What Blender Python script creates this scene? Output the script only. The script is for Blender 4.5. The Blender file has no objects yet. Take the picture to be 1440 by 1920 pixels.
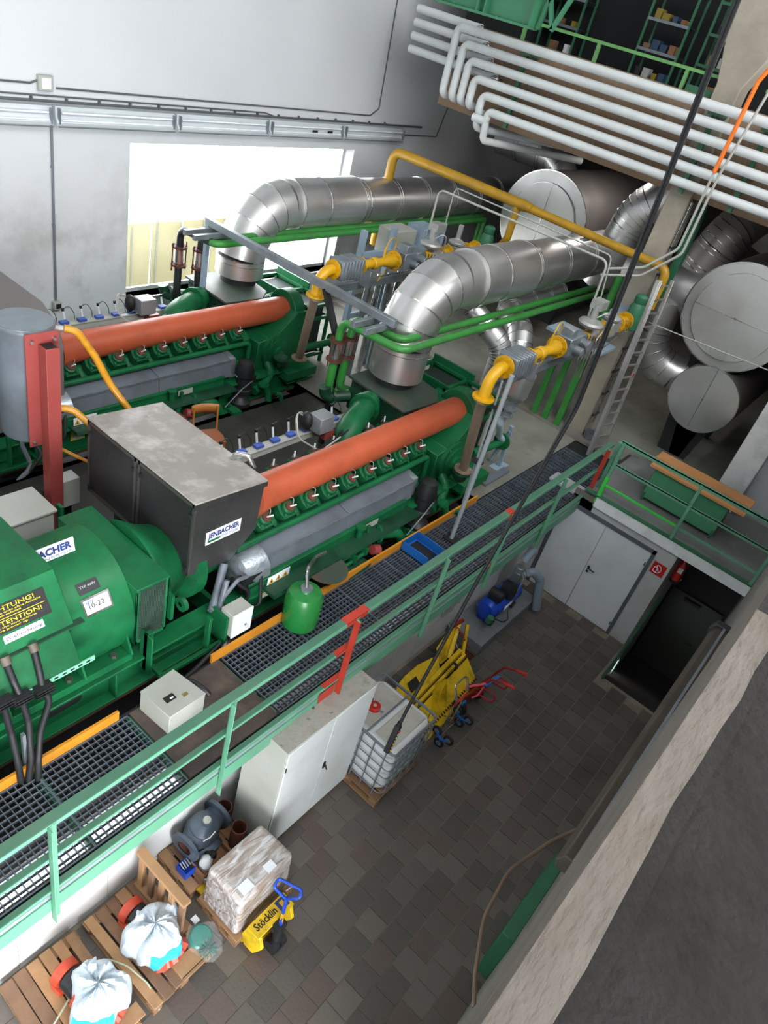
import bpy, bmesh, math, random
from math import pi, sin, cos, radians, sqrt, atan2
from mathutils import Vector, Matrix
random.seed(7)
SC = bpy.context.scene
COL = SC.collection
# ---------------------------------------------------------------- camera
cam_d = bpy.data.cameras.new('camera'); cam = bpy.data.objects.new('camera', cam_d); COL.objects.link(cam)
RR = (0.621315, -0.748099, 0.233059, -0.333593, -0.521680, -0.785217, 0.709002, 0.410120, -0.573688)
FOC = 1365.86
cam_d.sensor_fit = 'VERTICAL'; cam_d.sensor_height = 24.0; cam_d.lens = FOC / 1920 * 24.0
cam_d.clip_start = 0.05; cam_d.clip_end = 200
cam.matrix_world = Matrix(((RR[0], -RR[3], -RR[6], 0), (RR[1], -RR[4], -RR[7], 0), (RR[2], -RR[5], -RR[8], 8.8), (0, 0, 0, 1)))
SC.camera = cam
# ---------------------------------------------------------------- world, light, exposure
W = bpy.data.worlds.new('overcast_sky'); SC.world = W; W.use_nodes = True
W.node_tree.nodes['Background'].inputs[0].default_value = (0.93, 0.97, 1.0, 1)
W.node_tree.nodes['Background'].inputs[1].default_value = 13.0
def area(name, loc, target, sx, sy, power, col=(1, 1, 1), spread=180):
    l = bpy.data.lights.new(name, 'AREA'); l.shape = 'RECTANGLE'; l.size = sx; l.size_y = sy; l.energy = power; l.color = col; l.spread = radians(spread)
    o = bpy.data.objects.new(name, l); COL.objects.link(o); o.location = loc
    d = Vector(target) - Vector(loc); o.rotation_euler = d.to_track_quat('-Z', 'Y').to_euler()
    return o
# area lights: window_daylight belongs to the window, the others are added
area('added_high_light', (5.0, -3.6, 15.2), (8.0, 7.0, 3.8), 18, 4.5, 2700, (0.97, 0.985, 1.0))  # added high light for the front faces, no glazing in the ceiling
area('added_overhead_light', (0.0, 2.5, 15.7), (2.5, 3.5, 2.0), 9, 3, 350, (0.97, 0.985, 1.0))  # added overhead light for the pit, the ceiling is closed
area('added_side_light', (-2.5, -6.6, 4.3), (5.5, 4.0, 1.5), 8, 4.6, 1150, (0.96, 0.98, 1.0))  # added side light for the pit, no window built
area('window_daylight', (10.8, 11.15, 4.35), (9.5, 5, 3.2), 5.4, 2.5, 120, (0.95, 0.98, 1.0))
area('added_room_fill', (17.5, 6.2, 7.1), (17.5, 6.4, 2.2), 3.0, .4, 55, (1.0, 0.95, 0.9))  # added fill for the dark plant room, no fixture
SC.view_settings.view_transform = 'Standard'; SC.view_settings.look = 'None'
SC.view_settings.exposure = 0.0; SC.view_settings.gamma = 1.0; SC.view_settings.use_curve_mapping = False
SC.cycles.use_denoising = True
SC.cycles.max_bounces = 6; SC.cycles.diffuse_bounces = 3; SC.cycles.glossy_bounces = 3; SC.cycles.transmission_bounces = 4; SC.cycles.transparent_max_bounces = 8
SC.cycles.caustics_reflective = False; SC.cycles.caustics_refractive = False; SC.cycles.sample_clamp_indirect = 6
# ---------------------------------------------------------------- materials
def lin(h):
    if isinstance(h, str):
        h = h.lstrip('#'); c = [int(h[i:i + 2], 16) / 255 for i in (0, 2, 4)]
    else: c = h
    return tuple(x / 12.92 if x <= .04045 else ((x + .055) / 1.055) ** 2.4 for x in c) + (1,)
MATS = {}
def pm(name, col, rough=.5, metal=0., var=.18, scale=3., bump=0., bscale=40., dirt=None, damt=.5, dscale=1.2, stretch=None, coat=0., spots=0., zfade=None):
    """painted / metal / concrete surface: noise-varied base colour, grime patches, fine relief"""
    if name in MATS: return MATS[name]
    m = bpy.data.materials.new(name); m.use_nodes = True; nt = m.node_tree; N = nt.nodes; L = nt.links
    b = N['Principled BSDF']; c = lin(col)
    tc = N.new('ShaderNodeTexCoord'); mp = N.new('ShaderNodeMapping'); L.new(tc.outputs['Object'], mp.inputs[0])
    if stretch: mp.inputs['Scale'].default_value = stretch
    n1 = N.new('ShaderNodeTexNoise'); n1.inputs['Scale'].default_value = scale; n1.inputs['Detail'].default_value = 5; L.new(mp.outputs[0], n1.inputs[0])
    r1 = N.new('ShaderNodeMapRange'); r1.inputs[1].default_value = .3; r1.inputs[2].default_value = .7; r1.inputs[3].default_value = 1 - var; r1.inputs[4].default_value = 1 + var * .6; L.new(n1.outputs[0], r1.inputs[0])
    mx = N.new('ShaderNodeMix'); mx.data_type = 'RGBA'; mx.blend_type = 'MULTIPLY'; mx.inputs[0].default_value = 1; mx.inputs[6].default_value = c
    L.new(r1.outputs[0], mx.inputs[7]); out = mx.outputs[2]
    if dirt:
        n2 = N.new('ShaderNodeTexNoise'); n2.inputs['Scale'].default_value = dscale; n2.inputs['Detail'].default_value = 8; n2.inputs['Roughness'].default_value = .65; L.new(mp.outputs[0], n2.inputs[0])
        r2 = N.new('ShaderNodeMapRange'); r2.inputs[1].default_value = .48; r2.inputs[2].default_value = .68; r2.inputs[3].default_value = 0; r2.inputs[4].default_value = damt; L.new(n2.outputs[0], r2.inputs[0])
        fac = r2.outputs[0]
        if zfade:
            sx = N.new('ShaderNodeSeparateXYZ'); L.new(tc.outputs['Object'], sx.inputs[0]); zr = N.new('ShaderNodeMapRange'); zr.inputs[1].default_value = zfade[0]; zr.inputs[2].default_value = zfade[1]; L.new(sx.outputs[2], zr.inputs[0])
            mu = N.new('ShaderNodeMath'); mu.operation = 'MULTIPLY'; L.new(fac, mu.inputs[0]); L.new(zr.outputs[0], mu.inputs[1]); fac = mu.outputs[0]
        m2 = N.new('ShaderNodeMix'); m2.data_type = 'RGBA'; m2.inputs[7].default_value = lin(dirt); L.new(fac, m2.inputs[0]); L.new(out, m2.inputs[6]); out = m2.outputs[2]
    if spots:
        n3 = N.new('ShaderNodeTexNoise'); n3.inputs['Scale'].default_value = 14; n3.inputs['Detail'].default_value = 3; L.new(mp.outputs[0], n3.inputs[0])
        r3 = N.new('ShaderNodeMapRange'); r3.inputs[1].default_value = .66; r3.inputs[2].default_value = .7; r3.inputs[4].default_value = spots; L.new(n3.outputs[0], r3.inputs[0])
        m3 = N.new('ShaderNodeMix'); m3.data_type = 'RGBA'; m3.inputs[7].default_value = (.02, .018, .015, 1); L.new(r3.outputs[0], m3.inputs[0]); L.new(out, m3.inputs[6]); out = m3.outputs[2]
    L.new(out, b.inputs['Base Color'])
    r4 = N.new('ShaderNodeMapRange'); r4.inputs[1].default_value = .3; r4.inputs[2].default_value = .7; r4.inputs[3].default_value = max(.02, rough - .1); r4.inputs[4].default_value = min(1, rough + .12); L.new(n1.outputs[0], r4.inputs[0]); L.new(r4.outputs[0], b.inputs['Roughness'])
    b.inputs['Metallic'].default_value = metal
    if coat: b.inputs['Coat Weight'].default_value = coat
    if bump:
        n5 = N.new('ShaderNodeTexNoise'); n5.inputs['Scale'].default_value = bscale; n5.inputs['Detail'].default_value = 4; L.new(mp.outputs[0], n5.inputs[0])
        bp = N.new('ShaderNodeBump'); bp.inputs['Strength'].default_value = bump; bp.inputs['Distance'].default_value = .02; L.new(n5.outputs[0], bp.inputs['Height']); L.new(bp.outputs[0], b.inputs['Normal'])
    MATS[name] = m
    return m
def emit(name, col, s):
    m = bpy.data.materials.new(name); m.use_nodes = True; b = m.node_tree.nodes['Principled BSDF']
    b.inputs['Base Color'].default_value = lin(col); b.inputs['Emission Color'].default_value = lin(col); b.inputs['Emission Strength'].default_value = s; return m
def glassy(name, col, rough=.05, alpha=.25):
    m = bpy.data.materials.new(name); m.use_nodes = True; b = m.node_tree.nodes['Principled BSDF']
    b.inputs['Base Color'].default_value = lin(col); b.inputs['Roughness'].default_value = rough; b.inputs['Alpha'].default_value = alpha; MATS[name] = m; return m
# ---------------------------------------------------------------- mesh builder
def perp(d):
    d = Vector(d).normalized(); a = Vector((0, 0, 1)) if abs(d.z) < .9 else Vector((1, 0, 0))
    u = d.cross(a).normalized(); return u, d.cross(u).normalized()
def fillet(pts, r, k=6):
    P = [Vector(p) for p in pts]
    if r <= 0 or len(P) < 3: return P
    out = [P[0]]
    for i in range(1, len(P) - 1):
        a, b, c = P[i - 1], P[i], P[i + 1]; u = a - b; v = c - b; lu, lv = u.length, v.length
        if lu < 1e-6 or lv < 1e-6: continue
        u /= lu; v /= lv; ang = u.angle(v)
        if ang > pi - .02: out.append(b); continue
        lim = .97 if len(P) == 3 else .49; t = min(r / math.tan(ang / 2), lu * lim, lv * lim); rr = t * math.tan(ang / 2)
        p0 = b + u * t; p1 = b + v * t; cc = b + (u + v).normalized() * (rr / sin(ang / 2))
        e0 = p0 - cc; e1 = p1 - cc; tot = e0.angle(e1)
        for j in range(k + 1):
            f = j / k; w0 = sin((1 - f) * tot) / sin(tot); w1 = sin(f * tot) / sin(tot)
            out.append(cc + e0 * w0 + e1 * w1)
    out.append(P[-1]); return out
JOINED = {'wire_mesh': 1, 'filter_mesh': 1, 'slot': 1, 'cover_bolt': 1, 'flange_bolt': 1, 'grating_panel': 0, 'rust_teeth': 1, 'notice_line': 1, 'hose_symbol': 0, 'warning_symbol': 1, 'vane_rotor': 0, 'tile': 0, 'plank': 0, 'lettering': 0, 'red_chain': 0}
class MB:
    def __init__(s): s.v = []; s.f = []
    def add(s, vs, fs):
        o = len(s.v); s.v += [tuple(v) for v in vs]; s.f += [tuple(i + o for i in f) for f in fs]; return s
    def box(s, x0, x1, y0, y1, z0, z1):
        return s.add([(x0, y0, z0), (x1, y0, z0), (x1, y1, z0), (x0, y1, z0), (x0, y0, z1), (x1, y0, z1), (x1, y1, z1), (x0, y1, z1)],
                     [(3, 2, 1, 0), (4, 5, 6, 7), (0, 1, 5, 4), (1, 2, 6, 5), (2, 3, 7, 6), (3, 0, 4, 7)])
    def cb(s, c, sx, sy, sz): return s.box(c[0] - sx / 2, c[0] + sx / 2, c[1] - sy / 2, c[1] + sy / 2, c[2] - sz / 2, c[2] + sz / 2)
    def hexa(s, lo, hi): # two quads, ccw seen from above
        return s.add(list(lo) + list(hi), [(3, 2, 1, 0), (4, 5, 6, 7), (0, 1, 5, 4), (1, 2, 6, 5), (2, 3, 7, 6), (3, 0, 4, 7)])
    def beam(s, p0, p1, w, h, up=(0, 0, 1)):
        p0 = Vector(p0); p1 = Vector(p1); d = (p1 - p0).normalized(); u = Vector(up)
        sd = d.cross(u)
        if sd.length < 1e-3: sd = d.cross(Vector((1, 0, 0)))
        sd.normalize(); uu = sd.cross(d).normalized(); a = sd * w / 2; b = uu * h / 2
        q = lambda p: [p - a - b, p + a - b, p + a + b, p - a + b]
        return s.add(q(p0) + q(p1), [(0, 1, 2, 3), (7, 6, 5, 4), (0, 4, 5, 1), (1, 5, 6, 2), (2, 6, 7, 3), (3, 7, 4, 0)])
    def prism(s, poly, ax, a, b): # poly in the two remaining axes (cyclic order), extruded along axis ax from a to b
        def P(p, t): return {'x': (t, p[0], p[1]), 'y': (p[0], t, p[1]), 'z': (p[0], p[1], t)}[ax]
        n = len(poly); vs = [P(p, a) for p in poly] + [P(p, b) for p in poly]
        fs = [tuple(range(n))[::-1], tuple(range(n, 2 * n))] + [(i, (i + 1) % n, n + (i + 1) % n, n + i) for i in range(n)]
        return s.add(vs, fs)
    def tube(s, pts, r, n=10, fr=0., caps=True, k=6, closed=False):
        P = fillet(pts, fr, k); m = len(P); rs = r if isinstance(r, (list, tuple)) else [r] * m
        if len(rs) != m: rs = [rs[0] + (rs[-1] - rs[0]) * i / (m - 1) for i in range(m)]
        vs = []; u = None
        for i, p in enumerate(P):
            if closed: d = P[(i + 1) % m] - P[i - 1]
            else: d = (P[min(i + 1, m - 1)] - P[max(i - 1, 0)])
            if d.length < 1e-9: d = Vector((0, 0, 1))
            d.normalize()
            if u is None: u, _ = perp(d)
            u = (u - d * u.dot(d)); u = u.normalized() if u.length > 1e-6 else perp(d)[0]; w = d.cross(u)
            vs += [p + (u * cos(2 * pi * j / n) + w * sin(2 * pi * j / n)) * rs[i] for j in range(n)]
        fs = []
        for i in range(m if closed else m - 1):
            a = i * n; b = ((i + 1) % m) * n
            fs += [(a + j, a + (j + 1) % n, b + (j + 1) % n, b + j) for j in range(n)]
        if caps and not closed: fs += [tuple(range(n))[::-1], tuple(range((m - 1) * n, m * n))]
        return s.add(vs, fs)
    def cyl(s, p0, p1, r, n=16, r1=None): return s.tube([p0, p1], [r, r if r1 is None else r1], n)
    def lathe(s, prof, p0, axis=(0, 0, 1), n=20, close=True): # prof: (radius, distance along axis)
        p0 = Vector(p0); d = Vector(axis).normalized(); u, w = perp(d); vs = []
        for r, t in prof: vs += [p0 + d * t + (u * cos(2 * pi * j / n) + w * sin(2 * pi * j / n)) * max(r, 1e-4) for j in range(n)]
        fs = [(i * n + j, i * n + (j + 1) % n, (i + 1) * n + (j + 1) % n, (i + 1) * n + j) for i in range(len(prof) - 1) for j in range(n)]
        if close: fs += [tuple(range(n))[::-1], tuple(range((len(prof) - 1) * n, len(prof) * n))]
        return s.add(vs, fs)
    def ell(s, c, rx, ry, rz, n=14, m=8):
        vs = []; c = Vector(c)
        for i in range(m + 1):
            a = pi * i / m
            vs += [c + Vector((rx * max(sin(a), .01) * cos(2 * pi * j / n), ry * max(sin(a), .01) * sin(2 * pi * j / n), -rz * cos(a))) for j in range(n)]
        return s.add(vs, [(i * n + j, i * n + (j + 1) % n, (i + 1) * n + (j + 1) % n, (i + 1) * n + j) for i in range(m) for j in range(n)] + [tuple(range(n))[::-1], tuple(range(m * n, (m + 1) * n))])
    def flange(s, c, axis, r, t=.03, bolts=8, n=18, rb=None):
        c = Vector(c); d = Vector(axis).normalized(); s.cyl(c - d * t / 2, c + d * t / 2, r, n); u, w = perp(d)
        for j in range(bolts):
            a = 2 * pi * (j + .5) / bolts; p = c + (u * cos(a) + w * sin(a)) * (rb or r * .82)
            s.cyl(p - d * t, p + d * t, r * .09, 6)
        return s
    def grid(s, fn, nu, nv, thick=0):
        vs = [fn(i / nu, j / nv) for j in range(nv + 1) for i in range(nu + 1)]
        return s.add(vs, [(j * (nu + 1) + i, j * (nu + 1) + i + 1, (j + 1) * (nu + 1) + i + 1, (j + 1) * (nu + 1) + i) for j in range(nv) for i in range(nu)])
    def xf(s, M): s.v = [tuple(M @ Vector(v)) for v in s.v]; return s
    def clusters(s):
        n = len(s.v); p = list(range(n))
        def find(i):
            while p[i] != i: p[i] = p[p[i]]; i = p[i]
            return i
        for f in s.f:
            a = find(f[0])
            for i in f[1:]: p[find(i)] = a
        isl = {}
        for i in range(n): isl.setdefault(find(i), []).append(i)
        B = []
        for k, ids in isl.items():
            if len(isl) > 120: return None
            xs = [s.v[i] for i in ids]; B.append([[min(c[a] for c in xs) - .006 for a in range(3)], [max(c[a] for c in xs) + .006 for a in range(3)], {k}])
        ch = True
        while ch and len(B) > 1:
            ch = False
            for i in range(len(B)):
                for j in range(i + 1, len(B)):
                    if all(B[i][0][a] <= B[j][1][a] and B[j][0][a] <= B[i][1][a] for a in range(3)):
                        B[i] = [[min(B[i][0][a], B[j][0][a]) for a in range(3)], [max(B[i][1][a], B[j][1][a]) for a in range(3)], B[i][2] | B[j][2]]; B.pop(j); ch = True; break
                if ch: break
        if len(B) < 2: return None
        out = []
        for b in B:
            m = MB(); mp = {}
            for f in s.f:
                if find(f[0]) in b[2]:
                    for i in f:
                        if i not in mp: mp[i] = len(m.v); m.v.append(s.v[i])
                    m.f.append(tuple(mp[i] for i in f))
            out.append(m)
        return out
    def build(s, name, mat, parent=None, bevel=0, sharp=38, kind=None, flat=False, solid=0, seg=1):
        if parent is not None and kind is None and name not in JOINED and len(s.v) < 12000:
            c = s.clusters()
            if c:
                r = [m.build(name, mat, parent, bevel, sharp, kind, flat, solid, seg) for m in c]
                return r[0]
        if name in JOINED: kind = 'stuff' if JOINED[name] else None
        me = bpy.data.meshes.new(name); me.from_pydata(s.v, [], s.f)
        bm = bmesh.new(); bm.from_mesh(me); bmesh.ops.recalc_face_normals(bm, faces=bm.faces); bm.to_mesh(me); bm.free()
        if mat is not None: me.materials.append(mat)
        if not flat:
            me.shade_smooth(); me.set_sharp_from_angle(angle=radians(sharp))
        o = bpy.data.objects.new(name, me); COL.objects.link(o)
        if parent is not None: attach(o, parent)
        if solid: md = o.modifiers.new('thickness', 'SOLIDIFY'); md.thickness = solid; md.offset = 0
        if bevel: md = o.modifiers.new('edge', 'BEVEL'); md.width = bevel; md.segments = seg; md.limit_method = 'ANGLE'; md.angle_limit = radians(40); md.harden_normals = False
        if kind: o['kind'] = kind
        return o
WORLD_OF = {}   # parents whose children are given in hall coordinates: offset of their base
def attach(o, parent):
    o.parent = parent
    off = WORLD_OF.get(parent.name)
    if off is not None: o.location = (-off[0], -off[1], -off[2])
def thing(name, label, cat, loc=(0, 0, 0), rz=0., group=None, world=True, rot=None):
    o = bpy.data.objects.new(name, None); COL.objects.link(o); o.location = loc; o.rotation_euler = rot or (0, 0, rz); o.empty_display_size = .1
    if label: o['label'] = label; o['category'] = cat
    if group: o['group'] = group
    if world and not rz and not rot: WORLD_OF[o.name] = tuple(loc)
    return o
def tag(o, label, cat, group=None, kind=None):
    o['label'] = label; o['category'] = cat
    if group: o['group'] = group
    if kind: o['kind'] = kind
    return o
def struct(name, mb, mat, label=None, parent=None, **kw):
    o = mb.build(name, mat, parent, **kw); o['kind'] = 'structure'
    if label: o['label'] = label
    return o
def copy_tree(o, parent=None):
    c = o.copy(); COL.objects.link(c)
    if parent is not None: c.parent = parent
    for ch in [x for x in KIDS.get(o.name, [])]: copy_tree(ch, c)
    return c
KIDS = {}
def dup(o, dloc, label=None, rz=None):
    KIDS.clear()
    for x in COL.objects:
        if x.parent: KIDS.setdefault(x.parent.name, []).append(x)
    c = copy_tree(o); c.location = Vector(o.location) + Vector(dloc)
    if rz is not None: c.rotation_euler[2] = rz
    if label: c['label'] = label
    return c
def letters(text, size, M, mat, parent, name='lettering', ext=.0015, width=None, bold=0.):
    cu = bpy.data.curves.new(name, 'FONT'); cu.body = text; cu.size = size; cu.extrude = ext; cu.align_x = 'LEFT'; cu.offset = bold; cu.resolution_u = 2
    t = bpy.data.objects.new(name, cu); COL.objects.link(t); bpy.context.view_layer.update()
    me = bpy.data.meshes.new_from_object(t.evaluated_get(bpy.context.evaluated_depsgraph_get()))
    COL.objects.unlink(t); bpy.data.objects.remove(t); bpy.data.curves.remove(cu)
    xs = [v.co.x for v in me.vertices] or [0]; w = max(xs) - min(xs); x0 = min(xs)
    sc = (width / w) if width and w > 0 else 1
    for v in me.vertices: v.co = M @ Vector(((v.co.x - x0) * sc, v.co.y, v.co.z))
    me.materials.clear(); me.materials.append(mat)
    o = bpy.data.objects.new(name, me); COL.objects.link(o)
    if parent is not None: attach(o, parent)
    return o
def frame(o, x, y): # matrix with local X, Y directions at origin o (Z = X x Y)
    x = Vector(x).normalized(); y = Vector(y).normalized(); z = x.cross(y).normalized(); y = z.cross(x)
    return Matrix(((x.x, y.x, z.x, o[0]), (x.y, y.y, z.y, o[1]), (x.z, y.z, z.z, o[2]), (0, 0, 0, 1)))
# palette
def M_(): pass
GREEN = pm('engine_green_paint', '#146239', .42, 0, .16, 2.0, .05, 60, '#143a26', .6, 1.8)
GREEN.node_tree.nodes['Principled BSDF'].inputs['Specular IOR Level'].default_value = .28
GREEND = pm('dark_engine_green_paint', '#1a4630', .45, 0, .25, 2.5, .08, 50, '#101510', .7, 2.2)
RAILG = pm('pale_green_rail_paint', '#5f9c7e', .5, 0, .1, 2.5, .05, 60, '#5d7f6b', .5, 2.6)
YELH = pm('mustard_pipe_paint', '#b0851a', .42, 0, .12, 3, 0, 40, '#7a6018', .5, 2.)
PIPEG = pm('green_pipe_paint', '#378a3b', .42, 0, .15, 2.5, .04, 50, '#4b5b44', .5, 2.)
FGREEN = pm('forest_green_paint', '#2f6b4c', .5, 0, .12, 3)
ORANGE = pm('orange_hose_fabric', '#b95636', .42, 0, .12, 1.2, .08, 30, '#7a3a2a', .45, .9)
ALU = pm('aluminium_cladding', '#cbcac9', .36, .86, .08, .9, .03, 3, '#98928c', .25, .7)
ALUD = pm('dull_aluminium', '#9a938f', .5, .6, .08, .6, .03, 3)
STEEL = pm('bare_sheet_steel', '#6f6c69', .36, .75, .2, 1.5, .05, 30, '#3b3836', .5, 1.5)
GALV = pm('galvanised_steel', '#868e94', .42, .5, .18, 6, .03, 60)
GRAT = pm('grating_steel', '#6d7782', .45, .4, .2, 4)
GREYC = pm('grey_cover_paint', '#6e757e', .5, .1, .12, 1.5, .04, 40, '#4a4a4c', .5, 1.4)
YELLOW = pm('yellow_pipe_paint', '#cf9c0c', .4, 0, .1, 3, 0, 40, '#7c6414', .4, 2.)
YEL2 = pm('worn_yellow_paint', '#d9b41a', .5, 0, .14, 3, .06, 40, '#4a3d18', .7, 3.2)
TOE = pm('orange_toe_board_paint', '#cf8724', .5, 0, .12, 3, 0, 40, '#8a6226', .45, 2.4)
BLACK = pm('black_rubber', '#17181a', .55, 0, .2, 6)
DARK = pm('dark_iron', '#2a2c2e', .5, .3, .25, 5)
RUST = pm('rusty_steel', '#5b3325', .75, .2, .3, 5, .2, 60)
REDP = pm('red_oxide_paint', '#8f3e3a', .5, 0, .1, 2.)
RED = pm('signal_red_paint', '#b81f1c', .4, 0, .1, 3)
REDO = pm('red_marker_paint', '#b23a2a', .5, 0, .15, 6)
BLUE = pm('blue_plastic', '#1a62b0', .45, 0, .1, 3)
BLUED = pm('royal_blue_enamel', '#1a44b0', .3, 0, .1, 3)
WHITE = pm('white_plaster', '#cbced1', .8, 0, .04, .5, .15, 20, '#8c8e80', .75, .8, zfade=(5.8, 3.4))
WHITE2 = pm('white_enamel', '#e4e8ea', .4, 0, .03, 1)
CREAM = pm('light_grey_enamel', '#a8aaa3', .5, 0, .06, 2, 0, 40, '#9a968a', .35, 2.2)
CONC = pm('concrete', '#8a857b', .85, 0, .2, 1.5, .3, 30, '#5e5a50', .5, .9)
CONCD = pm('dark_concrete', '#3c3b3a', .8, 0, .25, 1., .25, 30, '#26221f', .5, .9)
BEAMC = pm('brown_shuttered_concrete', '#8d7660', .85, 0, .15, 1.5, .3, 30, '#6f5c4a', .5, 1.2)
INK = pm('dark_blue_ink', '#26366f', .6, 0, 0)
INKB = pm('black_ink', '#141414', .6, 0, 0)
WOOD = pm('pine_wood', '#b08256', .65, 0, .22, 3, .1, 30, '#7d5a3c', .5, 2., stretch=(1, 1, 1))
WOOD2 = pm('pale_plank_wood', '#c98e58', .6, 0, .15, 2, .05, 30, '#a06b3e', .4, 1.5)
CHROME = pm('bright_metal', '#c8c8c8', .2, .95, .06)
BRNP = pm('dark_plywood', '#453c38', .75, 0, .35, 2, .1, 20, '#6b5a4e', .6, 2.2)
PAPER = pm('white_paper', '#e6e9ee', .7, 0, .02)
# ================================================================ STRUCTURE
# --- pit floor with tiles
TILES = [pm('tile_grey', '#5d5751', .5, 0, .25, .9, .15, 30, '#3c3733', .6, 1.0), pm('tile_brown', '#5f524c', .5, 0, .25, .9, .15, 30, '#3a322d', .6, 1.0),
         pm('tile_dark', '#534e49', .5, 0, .25, .9, .15, 30, '#2f2b28', .6, 1.0), pm('tile_pale', '#665f58', .5, 0, .2, .9, .15, 30, '#453f39', .6, 1.0)]
JOINT = pm('joint_mortar', '#857c70', .9, 0, .3, 3, .2, 40)
mb = MB().box(-2.5, 10.6, -.25, 3.5, -.3, -.009).box(10.6, 12.6, .9, 3.5, -.3, -.009)
floor = struct('floor', mb, JOINT, 'brown grey square tiled concrete floor of the lower pit')
TS = .3; tl = []
for i in range(-6, 40):
    for j in range(12):
        x = i * TS + (.11 if j % 2 else 0) + .02; y = .0 - .25 + j * TS
        if x + TS > 11.75: continue
        if x + TS > 10.6 and y < .9: continue
        tl.append((x, y))
tl.sort(key=lambda t: t[0] if t[0] > .6 else 99)
rest = {k: MB() for k in range(2)}; tmesh = []
for k in range(8):
    g = .004; a = TS - g; h = .001 * (k % 3); t = MB().box(g, a, g, a, -.012, -.001 + h); tmesh.append(t)
tobj = {}
for q, (x, y) in enumerate(tl):
    k = random.randrange(8)
    if q < 295:
        if k not in tobj: o = tmesh[k].build('tile', TILES[k % 4], floor); tobj[k] = o
        else: o = tobj[k].copy(); COL.objects.link(o); o.name = 'tile'
        o.location = (x, y, random.uniform(-.0015, .0015)); o.rotation_euler[2] = 0
    else: rest[k % 2].box(x + .004, x + TS - .004, y + .004, y + TS - .004, -.012, 0)
for k in rest: rest[k].build('tile_field', TILES[k * 2], floor, kind='stuff')
# --- stairwell going down at the far right of the pit
mb = MB()
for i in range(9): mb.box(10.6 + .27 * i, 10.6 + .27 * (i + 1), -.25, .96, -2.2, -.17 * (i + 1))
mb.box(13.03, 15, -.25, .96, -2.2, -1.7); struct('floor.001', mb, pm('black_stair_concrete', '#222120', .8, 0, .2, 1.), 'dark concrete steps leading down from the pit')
# --- walls of the pit
pw = struct('wall_pit', MB().box(-2.5, 12.6, 3.42, 3.6, -.3, 2.1), pm('pit_wall_core', '#a8a8a4', .8), 'white panelled retaining wall below the walkway')
PW = pm('white_wall_board', '#dcdedd', .75, 0, .05, .8, .08, 20, '#a9a79f', .4, 1.2)
pan = MB().box(.003, .997, 0, .02, 0, 1.95)
pan0 = pan.build('panel', PW, pw)
for i in range(-3, 12):
    o = pan0 if i == -3 else pan0.copy()
    if i != -3: COL.objects.link(o)
    o.location = (.41 + i if .41 + i < 11.3 else 10.72, 3.4, 0)
mb = MB().box(11.75, 12.1, .95, 1.30, -.1, 2.24).box(11.75, 12.1, 1.30, 3.6, 2.07, 2.24).box(11.9, 12.1, 1.30, 3.6, -.1, 2.07)
mb.box(11.75, 12.1, 3.2, 3.6, -.1, 2.2); mb.box(12.1, 15, .95, 1.1, -2.2, 2.24)
struct('wall_door_side', mb, pm('grey_white_wall', '#b3b5b6', .75, 0, .08, 1, .1, 20, '#8c8a84', .4, 1.2), 'pale wall around the double door')
# double door
d = MB().box(11.715, 11.76, 1.28, 1.34, 0, 2.07).box(11.715, 11.76, 3.12, 3.18, 0, 2.07).box(11.715, 11.76, 1.28, 3.18, 2.0, 2.07)
door = struct('door_1', d, pm('dark_grey_door_frame', '#565b63', .5), 'grey double steel door with a black lever handle')
DOORM = pm('door_leaf_grey', '#d0d5da', .45, 0, .04, .8, 0, 40, '#a3a2a0', .3, 1.3)
for a, b in ((1.345, 2.25), (2.258, 3.115)): MB().box(11.73, 11.77, a, b, .015, 1.995).build('door_leaf', DOORM, door, bevel=.003)
h = MB().cyl((11.73, 2.19, 1.05), (11.66, 2.19, 1.05), .012, 8).tube([(11.67, 2.19, 1.05), (11.67, 2.05, 1.045)], .012, 8).cyl((11.73, 2.19, 1.05), (11.72, 2.19, 1.05), .03, 12).cyl((11.73, 2.19, .95), (11.72, 2.19, .95), .025, 12)
h.build('door_handle', BLACK, door)
MB().box(11.718, 11.728, 1.355, 1.37, 1.7, 1.78).box(11.718, 11.728, 1.355, 1.37, .2, .28).build('hinge', DARK, door)
# stair door
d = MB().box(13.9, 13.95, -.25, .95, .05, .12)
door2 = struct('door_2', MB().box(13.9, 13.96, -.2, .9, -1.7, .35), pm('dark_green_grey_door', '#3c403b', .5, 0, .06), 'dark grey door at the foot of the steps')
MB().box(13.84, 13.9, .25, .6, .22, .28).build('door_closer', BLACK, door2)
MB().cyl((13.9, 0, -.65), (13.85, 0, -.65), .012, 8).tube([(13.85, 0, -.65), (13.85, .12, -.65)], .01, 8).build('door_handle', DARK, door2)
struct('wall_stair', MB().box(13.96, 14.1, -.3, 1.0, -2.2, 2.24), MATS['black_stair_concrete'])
# right-hand wall below the parapet
struct('wall_right', MB().box(2.6, 24, -.6, -.25, -2.2, 7.3), pm('shaded_wall_plaster', '#7f7d78', .8, 0, .12, .8), 'shaded wall below the parapet')
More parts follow.
